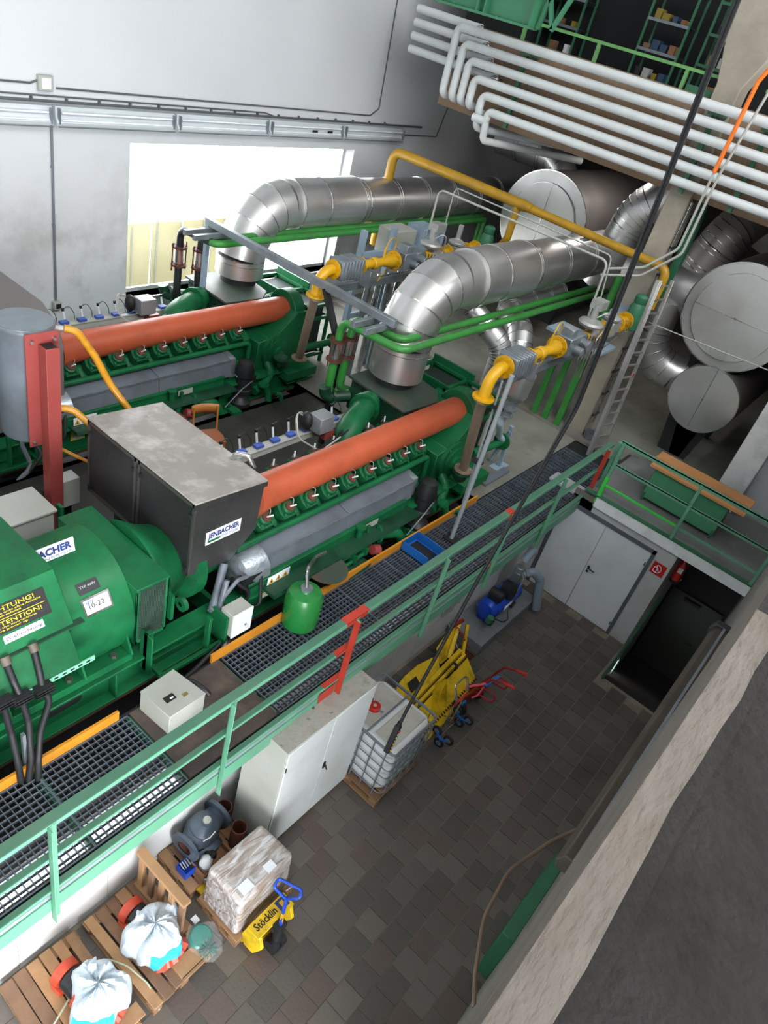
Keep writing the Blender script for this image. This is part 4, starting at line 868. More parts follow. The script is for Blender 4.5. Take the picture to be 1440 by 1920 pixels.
# blue-grey cabinets and posts behind the farther gas train
T = thing('switch_panel', 'pale blue steel rack with grey panels behind the farther gas train', 'rack', (12.2, 8.6, 2.2))
for x in (11.0, 11.9, 12.8, 13.6): MB().box(x - .05, x + .05, 8.4, 8.5, 2.2, 5.1).build('post', MATS['blue_grey_paint'], T)
MB().box(11.0, 13.6, 8.38, 8.46, 4.6, 4.7).box(11.0, 13.6, 8.38, 8.46, 3.4, 3.5).build('rail', MATS['blue_grey_paint'], T); MB().box(12.0, 12.7, 8.45, 8.9, 4.5, 5.0).build('grey_panel', CREAM, T, bevel=.01); MB().box(12.95, 13.5, 8.45, 8.9, 4.5, 5.0).build('blue_panel', MATS['blue_grey_paint'], T, bevel=.01)
for i in range(6): MB().cyl((11.2 + .32 * i, 8.25, 2.2), (11.2 + .32 * i, 8.25, 4.3), .06, 12).build('riser_pipe', CHROME if i % 2 else GALV, T)
# green uprights beside the column foot
for i, y in enumerate((5.12, 4.85, 4.55)):
    simple('green_upright', ['flat green steel upright, most distant of three from the column foot', 'flat green steel upright, middle of three beside the column foot', 'flat green steel upright, the one next to the column foot'][i], 'post', MB().box(13.74, 13.8, y - .06, y + .06, 2.27, 4.3), PIPEG, (13.77, y, 2.27), 'green uprights beside the column foot', bevel=.004)
simple('green_standpipe', 'round green standpipe rising close beside the column', 'pipe', MB().cyl((14.3, 4.72, 2.2), (14.3, 4.72, 5.4), .08, 16), PIPEG, (14.3, 4.72, 2.2))
# conduits up the column
T = thing('column_conduits', 'row of thin metal conduits clipped to the side of the column', 'conduit', (14.15, 4.0, 2.2))
for i in range(3): MB().cyl((14.12 + .09 * i, 4.0, 2.5), (14.12 + .09 * i, 4.0, 7.0), .012, 6).build('conduit', CHROME, T)
m = MB()
for i in range(8): m.box(14.08, 14.36, 3.98, 4.03, 2.7 + .5 * i, 2.73 + .5 * i)
m.build('clip', DARK, T)
simple('floor_drain_pot', 'round grey pot on the floor at the column foot', 'pot', MB().lathe([(.1, 0), (.13, .02), (.14, .22), (.12, .22), (.11, .05)], (14.0, 3.85, 2.2), (0, 0, 1), 20, close=False), GREYC, (14.0, 3.85, 2.2))
# six white insulated pipes in front of the beam
WP = pm('white_pipe_insulation', '#d3d7d8', .55, 0, .05, 1, .08, 12, '#a6a8a8', .3, 1.5)
spec = [(9.38, 8.44, 7.3), (9.16, 8.21, 7.29), (8.96, 7.98, 7.28), (8.76, 7.73, 7.27), (8.5, 7.51, 7.2), (8.28, 7.27, 7.1)]
ords = ['topmost', 'second from the top', 'third from the top', 'fourth from the top', 'fifth from the top', 'lowest']
for i, (y, z, zb) in enumerate(spec):
    T = thing('insulated_white_pipe', 'white insulated pipe in front of the brown beam, ' + ords[i], 'pipe', (13.7, y, z), group='white insulated pipes along the mezzanine')
    pts = [(13.7 + .02 * i, -.2, z), (13.7 + .02 * i, y, z), (13.7 + .02 * i, y, zb)]
    if i == 5: pts += [(13.78, y + .3, zb)]
    else: pts += [(13.95, y, zb - .02)]
    MB().tube(pts, .076, 16, .13).build('pipe_run', WP, T)
    if i < 4:
        zz = 8.5 - .23 * i; MB().tube([(13.98, 10.6, zz + .02), (13.98, y - .2, zz), (14.1, y - .25, zz)], .075, 14, .1).build('wall_stub', WP, T)
        MB().ell((13.93, y - .34, zz), .06, .09, .06).build('valve_cap', CHROME, T)
    if i > 3: MB().tube([(13.8, y, 7.1), (13.86, y, 6.93 - .17 * (i - 4)), (16, y - 1.2, 6.93 - .17 * (i - 4))], .07, 12, .1).build('branch', WP, T)
for y in (7.9, 4.2, 3.3):
    T = thing('pipe_hanger', {7.9: 'green steel pipe hanger behind the white pipes near their elbows', 4.2: 'green steel pipe hanger behind the white pipes at the column', 3.3: 'green steel pipe hanger behind the white pipes under the orange cable'}[y], 'bracket', (13.95, y, 7.1), group='green pipe hangers')
    MB().box(13.87, 13.93, y - .04, y + .04, 7.1, 8.5).build('upright', FGREEN, T); MB().box(13.8, 14.14, y - .16, y + .1, 8.32, 8.36).box(13.8, 14.14, y - .16, y + .1, 7.7, 7.73).build('plate', FGREEN, T)
simple('green_diagonal_post', 'dark green steel hanger post between concrete column and silver cross duct', 'post', MB().box(14.55, 14.7, 3.84, 3.98, 5.2, 7.3), FGREEN, (14.65, 3.9, 5.2))
simple('plant_room_wire', 'thin pale wire strung across the plant room in front of the vessels', 'wire', MB().tube([(14.0, 3.75, 4.9), (14.3, 0.2, 5.0)], .012, 6), CREAM, (14.0, 3.75, 4.9))
# ================================================================ RAILINGS
RL = thing('walkway_railing', 'pale green steel railing along the walkway with red painted joints', 'railing', (6, 2.9, 2.2))
RAILT = pm('dark_rail_top', '#43705a', .55, 0, .12, 2.5, .05, 60, '#5f7562', .5, 2.6)  # darker green for the upper faces of the rails
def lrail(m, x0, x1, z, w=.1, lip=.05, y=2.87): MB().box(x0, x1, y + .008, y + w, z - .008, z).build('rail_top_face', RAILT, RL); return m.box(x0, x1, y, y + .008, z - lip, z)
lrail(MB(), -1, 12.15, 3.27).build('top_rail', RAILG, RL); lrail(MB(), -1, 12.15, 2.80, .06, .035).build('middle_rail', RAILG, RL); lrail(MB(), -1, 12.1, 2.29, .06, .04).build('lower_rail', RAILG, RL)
for i, x in enumerate((-.25, 1.5, 3.28, 5.05, 6.81, 8.45, 10.16, 11.85)):
    m = MB().box(x, x + .012, 2.81, 2.87, 1.82 if i < 7 else 2.0, 3.26).box(x, x + .07, 2.862, 2.874, 1.82 if i < 7 else 2.0, 3.26)
    p = m.build('post', RAILG, RL, bevel=.002)
    if i in (3, 7): MB().box(x - .004, x + .016, 2.806, 2.88, 2.0, 3.25).box(x - .002, x + .03, 2.858, 2.866, 2.0, 3.25).build('red_paint_mark', REDO, p)
    if i == 5:
        for z in (3.2, 2.76, 2.28): MB().box(x - .004, x + .06, 2.857, 2.88, z - .06, z + .05).build('red_paint_mark', REDO, p)
MB().box(4.9, 5.28, 2.868, 2.972, 3.264, 3.274).box(4.9, 5.25, 2.866, 2.872, 3.215, 3.274).build('red_paint_mark', REDO, RL)
MB().box(4.86, 5.18, 2.868, 2.932, 2.795, 2.804).box(4.86, 5.18, 2.866, 2.872, 2.762, 2.804).build('red_paint_mark', REDO, RL)
MB().box(4.8, 5.1, 2.866, 2.93, 2.286, 2.294).box(4.75, 5.02, 2.874, 2.878, 1.95, 2.2).build('red_paint_mark', REDO, RL)
MB().box(8.42, 8.56, 2.868, 2.972, 3.264, 3.274).box(8.42, 8.56, 2.866, 2.872, 3.215, 3.274).build('red_paint_mark', REDO, RL)
MB().box(12.0, 12.06, 2.74, 2.8, 2.2, 3.4).box(12.06, 12.2, 2.76, 2.78, 3.3, 3.4).build('end_post', RAILG, RL)
RB = thing('bridge_railing', 'green railing along the edge of the concrete bridge with one bright green bar', 'railing', (11.76, 1.2, 2.43))
MB().box(11.73, 11.79, -.3, 2.68, 3.555, 3.575).box(11.73, 11.74, -.3, 2.68, 3.51, 3.575).build('top_rail', RAILG, RB)
MB().box(11.74, 11.79, -.3, 2.64, 3.115, 3.13).box(11.74, 11.75, -.3, 2.64, 3.075, 3.13).build('middle_rail', RAILG, RB)
BG = pm('fresh_green_paint', '#3fc84a', .45, 0, .08, 4)
MB().box(11.74, 11.78, 1.22, 2.64, 2.66, 2.69).build('bright_green_bar', BG, RB); MB().box(11.74, 11.78, -.3, 1.2, 2.65, 2.68).build('lower_rail', RAILG, RB)
for y in (2.6, 1.18, -.24): MB().box(11.72, 11.78, y, y + .055, 2.22, 3.56).build('post', RAILG, RB, bevel=.003)
MB().box(11.715, 11.785, 2.595, 2.66, 2.3, 2.85).build('fresh_paint_patch', BG, RB)
# workbench with a timber board on the bridge
T = thing('green_bench', 'low green steel bench standing on the bridge under a timber board', 'bench', (12.9, 1.35, 2.43))
MB().box(12.45, 12.47, .72, 2.1, 2.5, 3.12).box(13.2, 13.22, .75, 2.1, 2.5, 3.12).box(12.47, 13.2, .74, .76, 2.5, 3.12).box(12.47, 13.2, 2.08, 2.1, 2.5, 3.12).box(12.47, 13.2, .76, 2.08, 3.08, 3.12).build('carcass', pm('bench_green', '#468c66', .55, 0, .12, 2.5), T)
for x in (12.46, 13.2):
    for y in (.75, 2.07): MB().box(x - .02, x + .02, y - .02, y + .02, 2.43, 2.6).build('leg', FGREEN, T)
T = thing('timber_board', 'two long orange brown boards lying across the green bench', 'board', (12.7, 1.4, 3.12))
MB().box(12.38, 12.72, .45, 2.2, 3.12, 3.17).build('plank', WOOD2, T, bevel=.005); MB().box(12.74, 13.1, .45, 2.25, 3.13, 3.17).build('plank', WOOD2, T, bevel=.005)
# fire point
T = thing('fire_extinguisher', 'red fire extinguisher hanging in the recess beside the stairs', 'extinguisher', (12.15, .8, 1.5))
MB().lathe([(.05, 0), (.085, .02), (.085, .42), (.05, .5), (.03, .54)], (12.15, .83, 1.48), (0, 0, 1), 20).build('cylinder', RED, T)
MB().cb((12.15, .82, 2.05), .04, .12, .04).tube([(12.1, .84, 2.03), (12.04, .76, 1.9), (12.05, .75, 1.6)], .012, 6, .06).build('valve_and_hose', BLACK, T)
MB().lathe([(.087, 0), (.089, .06), (.087, .06)], (12.15, .83, 1.5), (0, 0, 1), 20, close=False).build('black_base', BLACK, T)
MB().cyl((12.1, .755, 1.62), (12.09, .74, 1.62), .03, 12).build('yellow_badge', YELLOW, T); MB().box(12.05, 12.065, .78, .86, 1.75, 1.85).build('label', PAPER, T)
T = thing('fire_hose_sign', 'square red fire hose sign on the pale wall beside the double door', 'sign', (11.74, 1.13, 1.8))
MB().box(11.738, 11.75, 1.0, 1.24, 1.66, 1.9).build('sign_plate', RED, T)
m = MB()
pts = [(11.735, 1.1 + .07 * cos(a), 1.78 + .08 * sin(a)) for a in [pi * (.55 - 1.3 * k / 12) for k in range(13)]]
m.tube([(x, 2.24 - y, z) for x, y, z in pts], .007, 5).box(11.733, 11.738, 1.13, 1.2, 1.7, 1.71).box(11.733, 11.738, 1.13, 1.14, 1.7, 1.8).box(11.733, 11.738, 1.19, 1.2, 1.7, 1.8).beam((11.735, 1.13, 1.8), (11.735, 1.2, 1.8), .006, .008).beam((11.735, 1.1, 1.74), (11.735, 1.17, 1.84), .006, .014)
m.build('hose_symbol', PAPER, T)
T = thing('stair_handrail', 'dark green handrail going down beside the steps', 'handrail', (11, .92, 0))
MB().tube([(10.55, .86, 0), (12.0, .86, 1.2)], .024, 8).build('rail', pm('dark_green_rail', '#1d4a33', .5), T); MB().cyl((11.6, .86, -.7), (11.6, .86, .88), .018, 8).build('post', MATS['dark_green_rail'], T)
# ================================================================ PIT OBJECTS
T = thing('tall_cabinet', 'tall light grey steel cabinet with two doors against the pit wall', 'cabinet', (4.8, 2.6, 0))
CABT = pm('dusty_cabinet_top', '#a5a199', .8, 0, .25, 5, .2, 30, '#6d665b', .6, 5, spots=.8)
MB().box(4.03, 5.56, 2.62, 3.2, .05, 2.035).box(4.06, 5.53, 2.65, 3.15, 0, .05).build('body', CREAM, T, bevel=.004)
MB().box(4.03, 5.56, 2.62, 3.2, 2.036, 2.042).build('dusty_top', CABT, T)
CD = pm('cabinet_door_grey', '#d3d7d6', .42, 0, .03, 1, 0, 40, '#b5b5ae', .35, 2.5)
for a, b in ((4.045, 4.79), (4.8, 5.545)):
    d = MB().box(a, b, 2.6, 2.62, .08, 2.02).build('door', CD, T, bevel=.003)
    for z in (.3, 1.7): MB().box((a if a < 4.5 else b) - .006, (a if a < 4.5 else b) + .006, 2.592, 2.6, z, z + .08).build('hinge', DARK, d)
MB().box(4.82, 4.85, 2.585, 2.6, 1.02, 1.14).cyl((4.835, 2.6, 1.08), (4.835, 2.56, 1.08), .012, 8).tube([(4.835, 2.57, 1.08), (4.87, 2.56, .99)], .009, 6).build('handle', BLACK, T)
# --- pallets
PW1 = [pm('pallet_wood_a', '#93704f', .7, 0, .2, 4, .15, 30, '#6f4c33', .5, 3.), pm('pallet_wood_b', '#7b5d47', .72, 0, .2, 4, .15, 30, '#5e4432', .5, 3.), pm('pallet_wood_c', '#a47e59', .68, 0, .2, 4, .15, 30, '#8a613f', .5, 3.)]
def pallet(name, label, loc, rz, L=1.2, Wd=.8, n=6, group=None):
    """top boards run along local y"""
    T = thing(name, label, 'pallet', loc, rz, group, world=False)
    r = random.Random(int(loc[0] * 100)); w = Wd / n
    for i in range(n):
        x = -Wd / 2 + w * (i + .5); ww = w * r.choice((.78, .86, .93)); dy = r.uniform(-.015, .015)
        MB().box(x - ww / 2, x + ww / 2, -L / 2 + dy, L / 2 + dy, .122, .144).build('plank', PW1[r.randrange(3)], T, bevel=.003)
    for y in (-L / 2 + .06, 0, L / 2 - .06):
        MB().box(-Wd / 2, Wd / 2, y - .06, y + .06, .1, .122).build('cross_board', PW1[0], T)
        for x in (-Wd / 2 + .06, 0, Wd / 2 - .06): MB().box(x - .05, x + .05, y - .06, y + .06, .022, .1).build('block', PW1[1], T)
    for x in (-Wd / 2 + .06, 0, Wd / 2 - .06): MB().box(x - .05, x + .05, -L / 2, L / 2, 0, .022).build('base_board', PW1[0], T)
    return T
pallet('wooden_pallet', 'wooden pallet carrying the farther bagged pump and an upright slatted frame', (2.46, 2.72, 0), .02, group='wooden pallets on the pit floor')
pallet('wooden_pallet', 'wooden pallet carrying the nearer bagged pump and no slatted frame', (1.55, 2.72, 0), -.02, group='wooden pallets on the pit floor')
pallet('wooden_pallet', 'small wooden pallet crate under the blue grey valve', (3.48, 3.08, 0), 0, .6, .86, 6, group='wooden pallets on the pit floor')
pallet('wooden_pallet', 'wooden pallet under the film wrapped box', (3.52, 2.36, 0), 0, .66, .9, 6, group='wooden pallets on the pit floor')
pallet('wooden_pallet', 'weathered wooden pallet under the white caged tank', (6.05, 2.56, 0), 0, 1.02, 1.04, 6, group='wooden pallets on the pit floor')
T = thing('slatted_timber_frame', 'slatted timber frame standing upright on the farther pallet', 'frame', (2.72, 2.9, .145))
MB().box(2.66, 2.76, 2.48, 3.28, .82, .87).build('top_board', PW1[2], T, bevel=.004)
for i in range(5): y = 2.5 + .17 * i; MB().box(2.69, 2.73, y, y + .08, .19, .82).build('slat', PW1[(i + 1) % 3], T, bevel=.003)
MB().box(2.66, 2.78, 2.48, 3.28, .145, .19).build('bottom_board', PW1[0], T)
# --- pumps under bags
ORP = pm('orange_red_pump_paint', '#bf462e', .45, 0, .12, 4, 0, 40, '#8a3322', .4, 3.)
def pump(label, loc, rz):
    T = thing('centrifugal_pump', label, 'pump', loc, rz, 'orange red pumps on the pallets', world=False)
    MB().lathe([(.05, 0), (.13, .005), (.14, .03), (.14, .1), (.1, .12)], (0, .2, .18), (0, 1, 0), 28).build('volute', ORP, T)
    MB().box(-.13, .13, .16, .3, 0, .1).build('foot', ORP, T)
    MB().lathe([(.08, 0), (.12, .04), (.12, .3), (.1, .34)], (0, .22, .2), (0, -1, 0), 20).build('bearing_housing', DARK, T)
    MB().lathe([(.1, 0), (.17, .03), (.17, .28), (.1, .33)], (0, .0, .24), (0, -1, 0), 22).box(-.14, .14, -.3, -.02, 0, .1).build('motor', ORP, T)
    m = MB()
    for k in range(5): a = -.8 + .4 * k; m.tube([(.12 * sin(a), -.3, .14), (.2 * sin(a), -.42 + .05 * abs(a), .02)], [.06, .08], 8)
    m.ell((0, -.31, .11), .13, .08, .1); m.build('ribbed_foot', ORP, T)
    return T
pump('orange red pump under a white bag on the farther pallet', (2.46, 2.76, .145), .1)
pump('orange red pump under a white bag on the nearer pallet', (1.66, 2.7, .145), .1)
BAG = bpy.data.materials.new('printed_bag'); BAG.use_nodes = True
_nt = BAG.node_tree; _b = _nt.nodes['Principled BSDF']; _b.inputs['Roughness'].default_value = .35
_tc = _nt.nodes.new('ShaderNodeTexCoord'); _no = _nt.nodes.new('ShaderNodeTexNoise'); _no.inputs['Scale'].default_value = 11; _no.inputs['Detail'].default_value = 2
_cr = _nt.nodes.new('ShaderNodeValToRGB'); _cr.color_ramp.interpolation = 'CONSTANT'; _cr.color_ramp.elements[0].position = 0; _cr.color_ramp.elements[0].color = lin('#bfcad3'); _cr.color_ramp.elements[1].position = .64; _cr.color_ramp.elements[1].color = lin('#9cc3da')
_e = _cr.color_ramp.elements.new(.66); _e.color = lin('#c8d1d9')
_nt.links.new(_tc.outputs['Object'], _no.inputs[0]); _nt.links.new(_no.outputs[0], _cr.inputs[0]); _nt.links.new(_cr.outputs[0], _b.inputs['Base Color'])
BAGB = pm('bag_blue_print', '#2fa3cf', .4, 0, .08, 5)
def bag(label, loc, rz, rx, ry, h, seed):
    r = random.Random(seed); ph = [r.uniform(0, 6.28) for _ in range(8)]; n = 40; mm = 14; vs = []
    T = thing('plastic_bag', label, 'bag', loc, rz, 'white printed bags on the pumps', world=False)
    for j in range(mm + 1):
        t = j / mm
        for i in range(n):
            a = 2 * pi * i / n
            k = 1 + .10 * sin(3 * a + ph[0]) + .07 * sin(5 * a + ph[1]) + .05 * sin(9 * a + ph[2] + t * 3) * t
            rr = sin(min(t * 1.15, 1) * pi / 2) ** .8 * k; z = h * (1 - t ** 2.2) + .03 * sin(7 * a + ph[3]) * t + .035 * sin(4 * a + ph[4] + t * 6) * (1 - t) * (t > 0) + .02 * sin(11 * a + ph[5] + 9 * t)
            vs.append((rx * rr * cos(a), ry * rr * sin(a), z))
    fs = [(j * n + i, j * n + (i + 1) % n, (j + 1) * n + (i + 1) % n, (j + 1) * n + i) for j in range(mm) for i in range(n)]
    m = MB().add(vs, fs); b = m.build('sheet', BAG, T, sharp=25, solid=.004)
    # blue printed corner: a patch of the same surface
    sel = [f for q, f in enumerate(fs) if (q // n) >= 9 and (q % n) in range(22, 31)]
    used = sorted({i for f in sel for i in f}); mp = {u: q for q, u in enumerate(used)}
    MB().add([(vs[u][0] * 1.012, vs[u][1] * 1.012, vs[u][2] + .006) for u in used], [tuple(mp[i] for i in f) for f in sel]).build('blue_print', BAGB, b, sharp=25)
    MB().tube([(0, ry * .5, h * .8), (.02, ry * .62, h * 1.1), (.06, ry * .75, h * 1.02)], [.07, .035, .012], 7).build('twisted_corner', BAG, b)
    return T
bag('white and blue printed bag draped over the farther pump', (2.44, 2.63, .26), .5, .29, .29, .36, 3)
bag('white and blue printed bag draped over the nearer pump', (1.74, 2.55, .26), -.2, .27, .3, .37, 11)
for k, (x, y, dx, dy, dz, rz) in enumerate(((1.50, 2.52, .16, .12, .1, .2), (1.92, 2.72, .14, .12, .09, .4), (2.35, 2.48, .12, .12, .1, .2), (2.66, 2.86, .14, .1, .08, .3))):
    lab = ['wooden chock between nearer pump and toppled cable end', 'wooden chock between the two bagged pumps, on the nearer pallet', 'wooden chock wedged under the farther bagged pump', 'wooden chock at the foot of the slatted frame'][k]
    o = MB().prism([(-dx / 2, 0), (dx / 2, 0), (dx / 2, dz), (-dx / 2 + .02, dz)], 'y', -dy / 2, dy / 2).build('wooden_chock', PW1[2], None, bevel=.003); o.location = (x, y, .145); o.rotation_euler[2] = rz; tag(o, lab, 'block', 'wooden chocks')
T = thing('timber_plate', 'pale wooden plate under the front foot of the farther pump', 'board', (2.58, 2.24, .145)); MB().box(2.44, 2.8, 2.14, 2.32, .145, .185).build('board', PW1[2], T, bevel=.003); MB().box(2.44, 2.8, 2.105, 2.13, .145, .19).build('batten', PW1[0], T)
T = thing('timber_plate', 'pale wooden plate under the front foot of the nearer pump', 'board', (1.95, 2.2, .145)); MB().box(1.7, 2.0, 2.14, 2.3, .145, .18).build('board', PW1[2], T, bevel=.003)
T = thing('cable_end', 'loose grey green cable looping across both pallets', 'cable', (2.0, 2.6, .15)); MB().tube([(1.2, 2.62, .16), (1.4, 2.7, .17), (1.75, 2.84, .2), (1.98, 2.86, .24), (2.12, 2.62, .2), (2.18, 2.35, .16), (2.14, 2.1, .05)], .009, 6, .2).tube([(1.78, 2.14, .2), (1.85, 1.98, .06), (1.9, 1.9, .02)], .011, 6, .1).build('cable', pm('grey_green_cable', '#a9b09a', .5), T)
T = thing('bagged_fan_wheel', 'green turbine wheel in a clear plastic bag beside the farther pump', 'fan', (2.8, 2.28, .145))
MB().lathe([(.02, 0), (.125, .01), (.13, .05), (.11, .07), (.03, .075)], (2.82, 2.33, .16), (.1, -.2, 1), 28).build('green_disc', pm('teal_green_paint', '#12796b', .35), T)
m = MB()
for k in range(14): a = 2 * pi * k / 14; m.beam((2.80 + .02 * cos(a), 2.17 + .02 * sin(a), .22), (2.80 + .1 * cos(a), 2.17 + .1 * sin(a), .19), .004, .05)
m.build('vane_rotor', MATS['teal_green_paint'], T)
CF = bpy.data.materials.new('clear_film'); CF.use_nodes = True; _b = CF.node_tree.nodes['Principled BSDF']; _b.inputs['Base Color'].default_value = (.9, .92, .95, 1); _b.inputs['Roughness'].default_value = .12; _b.inputs['Alpha'].default_value = .1
_n5 = CF.node_tree.nodes.new('ShaderNodeTexNoise'); _n5.inputs['Scale'].default_value = 18; _bp = CF.node_tree.nodes.new('ShaderNodeBump'); _bp.inputs['Strength'].default_value = 1; _bp.inputs['Distance'].default_value = .03
CF.node_tree.links.new(_n5.outputs[0], _bp.inputs['Height']); CF.node_tree.links.new(_bp.outputs[0], _b.inputs['Normal'])
def blob(c, rx, ry, rz, seed, n=22, m=12, amp=.1):
    r = random.Random(seed); ph = [r.uniform(0, 6.3) for _ in range(6)]; vs = []
    for j in range(m + 1):
        b = pi * j / m
        for i in range(n):
            a = 2 * pi * i / n; k = 1 + amp * sin(3 * a + ph[0] + 2 * b) + amp * .8 * sin(5 * a + ph[1] - 3 * b) + amp * .4 * sin(9 * a + 4 * b + ph[2])
            vs.append((c[0] + rx * k * max(sin(b), .02) * cos(a), c[1] + ry * k * max(sin(b), .02) * sin(a), c[2] - rz * cos(b)))
    return MB().add(vs, [(j * n + i, j * n + (i + 1) % n, (j + 1) * n + (i + 1) % n, (j + 1) * n + i) for j in range(m) for i in range(n)])
blob((2.82, 2.25, .24), .17, .22, .09, 5).build('clear_bag', CF, T)
MB().box(2.86, 2.93, 2.46, 2.54, .2, .206).build('tag', PAPER, T)
# --- valve, box, canister, tubes on the small pallet
VB = pm('blue_grey_cast_paint', '#4a5562', .42, .1, .12, 5, .1, 40)
T = thing('globe_valve', 'large blue grey flanged valve lying on the small pallet', 'valve', (3.48, 3.15, .145))
a = Vector((3.22, 3.14, .42)); b = Vector((3.78, 3.2, .46)); d = (b - a).normalized()
MB().lathe([(.1, 0), (.2, .001), (.2, .045), (.13, .05), (.14, .12), (.2, .22), (.2, .34), (.14, .45), (.13, .52), (.2, .525), (.2, .57), (.1, .571), (.1, .5), (.1, .05)], a, d, 30, close=False).build('body', VB, T)
MB().lathe([(.17, 0), (.17, .02), (.13, .06), (.06, .1), (.06, .14)], (3.5, 3.14, .58), (0, -.2, 1), 24).lathe([(.1, 0), (.18, .02), (.19, .1), (.12, .14)], (3.5, 3.1, .24), (0, -.6, -.4), 20).build('bonnet', VB, T)
MB().cyl((3.5, 3.12, .7), (3.5, 3.115, .735), .045, 16).build('plug', CREAM, T); MB().lathe([(.099, .01), (.097, .3)], a, d, 24, close=False).build('rusty_bore', RUST, T)
MB().tube([(3.35, 2.98, .62), (3.42, 2.95, .66), (3.5, 2.96, .68)], .009, 6).build('lifting_eye', CHROME, T)
T = thing('blue_parts_box', 'open blue box of small metal parts beside the big valve', 'box', (3.18, 3.0, .145))
MB().box(3.1, 3.26, 2.93, 3.1, .145, .16).box(3.1, 3.26, 2.93, 2.94, .16, .26).box(3.1, 3.26, 3.09, 3.1, .16, .26).box(3.1, 3.11, 2.94, 3.09, .16, .26).box(3.25, 3.26, 2.94, 3.09, .16, .26).build('box', BLUED, T)
for i in range(4): MB().cyl((3.13 + .03 * i, 3.0, .25), (3.13 + .03 * i, 3.08, .28), .01, 6).build('metal_part', CHROME, T)
T = thing('cardboard_tray', 'brown cardboard tray holding the white canister', 'tray', (3.4, 2.92, .145))
CARD = pm('cardboard', '#8a6243', .8, 0, .12, 3)
MB().box(3.24, 3.66, 2.78, 3.02, .145, .16).box(3.24, 3.66, 2.78, 2.79, .16, .26).box(3.24, 3.66, 3.01, 3.02, .16, .26).box(3.24, 3.25, 2.79, 3.01, .16, .26).box(3.65, 3.66, 2.79, 3.01, .16, .26).build('tray', CARD, T)
T = thing('plastic_canister', 'white plastic canister with black cap in the cardboard tray', 'canister', (3.36, 2.9, .165))
MB().lathe([(.07, 0), (.08, .01), (.08, .15), (.05, .19), (.03, .2)], (3.36, 2.9, .165), (0, 0, 1), 6).build('body', WHITE2, T, bevel=.01); MB().cb((3.44, 2.92, .3), .1, .12, .1).build('black_cap', BLACK, T, bevel=.01)
T = thing('crumpled_bag', 'small crumpled clear bag at the corner of the cardboard tray', 'bag', (3.26, 2.78, .1)); blob((3.28, 2.72, .19), .05, .08, .05, 9, 14, 8, .2).build('film', SILV, T)
for k, (x, y) in enumerate(((3.86, 3.2), (3.82, 2.88))):
    T = thing('rusty_tube', ['rusty open pipe stub standing beside the cabinet, nearer the wall', 'rusty open pipe stub standing beside the cabinet, nearer the wrapped box'][k], 'pipe stub', (x, y, 0), group='rusty pipe stubs')
    MB().lathe([(.095, .145), (.095, .5), (.083, .5), (.083, .2), (.01, .2)], (x, y, 0), (0, 0, 1), 24, close=False).build('tube', RUST, T)
# --- film-wrapped box
WR = bpy.data.materials.new('stretch_wrap'); WR.use_nodes = True; nt = WR.node_tree; b = nt.nodes['Principled BSDF']; tc = nt.nodes.new('ShaderNodeTexCoord'); mp = nt.nodes.new('ShaderNodeMapping'); mp.inputs['Scale'].default_value = (1.6, 7, 3); mp.inputs['Rotation'].default_value = (0, .3, .35)
n1 = nt.nodes.new('ShaderNodeTexNoise'); n1.inputs['Scale'].default_value = 2.2; n1.inputs['Detail'].default_value = 7; n1.inputs['Distortion'].default_value = 1.2; cr = nt.nodes.new('ShaderNodeValToRGB')
cr.color_ramp.elements[0].position = .38; cr.color_ramp.elements[0].color = lin('#93857d'); cr.color_ramp.elements[1].position = .66; cr.color_ramp.elements[1].color = lin('#cdcbd0'); e = cr.color_ramp.elements.new(.52); e.color = lin('#aea4a0')
bp = nt.nodes.new('ShaderNodeBump'); bp.inputs['Strength'].default_value = .8; bp.inputs['Distance'].default_value = .03
nt.links.new(tc.outputs['Object'], mp.inputs[0]); nt.links.new(mp.outputs[0], n1.inputs[0]); nt.links.new(n1.outputs[0], cr.inputs[0]); nt.links.new(cr.outputs[0], b.inputs['Base Color']); nt.links.new(n1.outputs[0], bp.inputs['Height']); nt.links.new(bp.outputs[0], b.inputs['Normal']); b.inputs['Roughness'].default_value = .22; b.inputs['Coat Weight'].default_value = .5
T = thing('wrapped_box', 'film wrapped cardboard box on a pallet with two white labels', 'box', (3.5, 2.33, .145))
lo = [(3.1, 2.07, .146), (3.92, 2.07, .146), (3.92, 2.66, .146), (3.1, 2.66, .146)]; hi = [(3.07, 2.07, .93), (3.86, 2.09, .93), (3.83, 2.6, .95), (3.06, 2.6, .95)]
wb = MB().hexa(lo, hi).build('wrapped_carton', WR, T, bevel=.05, seg=3)
MB().box(3.15, 3.3, 2.12, 2.24, .942, .946).build('paper_label', PAPER, T); MB().box(3.5, 3.62, 2.12, 2.22, .942, .946).build('paper_label', PAPER, T)
# --- pallet jack
T = thing('pallet_jack', 'yellow hand pallet jack with blue handle in front of the wrapped box', 'pallet jack', (3.4, 1.8, 0))
MB().prism([(1.98, .05), (1.84, .05), (1.74, .3), (1.8, .46), (1.98, .46), (2.04, .2)], 'x', 3.16, 3.2).prism([(1.98, .05), (1.84, .05), (1.74, .3), (1.8, .46), (1.98, .46), (2.04, .2)], 'x', 3.62, 3.66).prism([(2.04, .2), (1.98, .46), (1.95, .46), (2.0, .2)], 'x', 3.2, 3.62).prism([(1.8, .46), (1.98, .46), (1.98, .48), (1.8, .48)], 'x', 3.14, 3.68).build('carriage', YEL2, T, bevel=.004)
for x in (3.22, 3.6): MB().box(x - .07, x + .07, 2.0, 2.9, .06, .098).build('fork', YEL2, T)
MB().box(3.2, 3.62, 1.86, 2.0, .03, .06).build('cross_plate', YEL2, T)
for x in (3.36, 3.47): MB().cyl((x - .04, 1.74, .09), (x + .04, 1.74, .09), .09, 20).build('steer_wheel', BLACK, T)
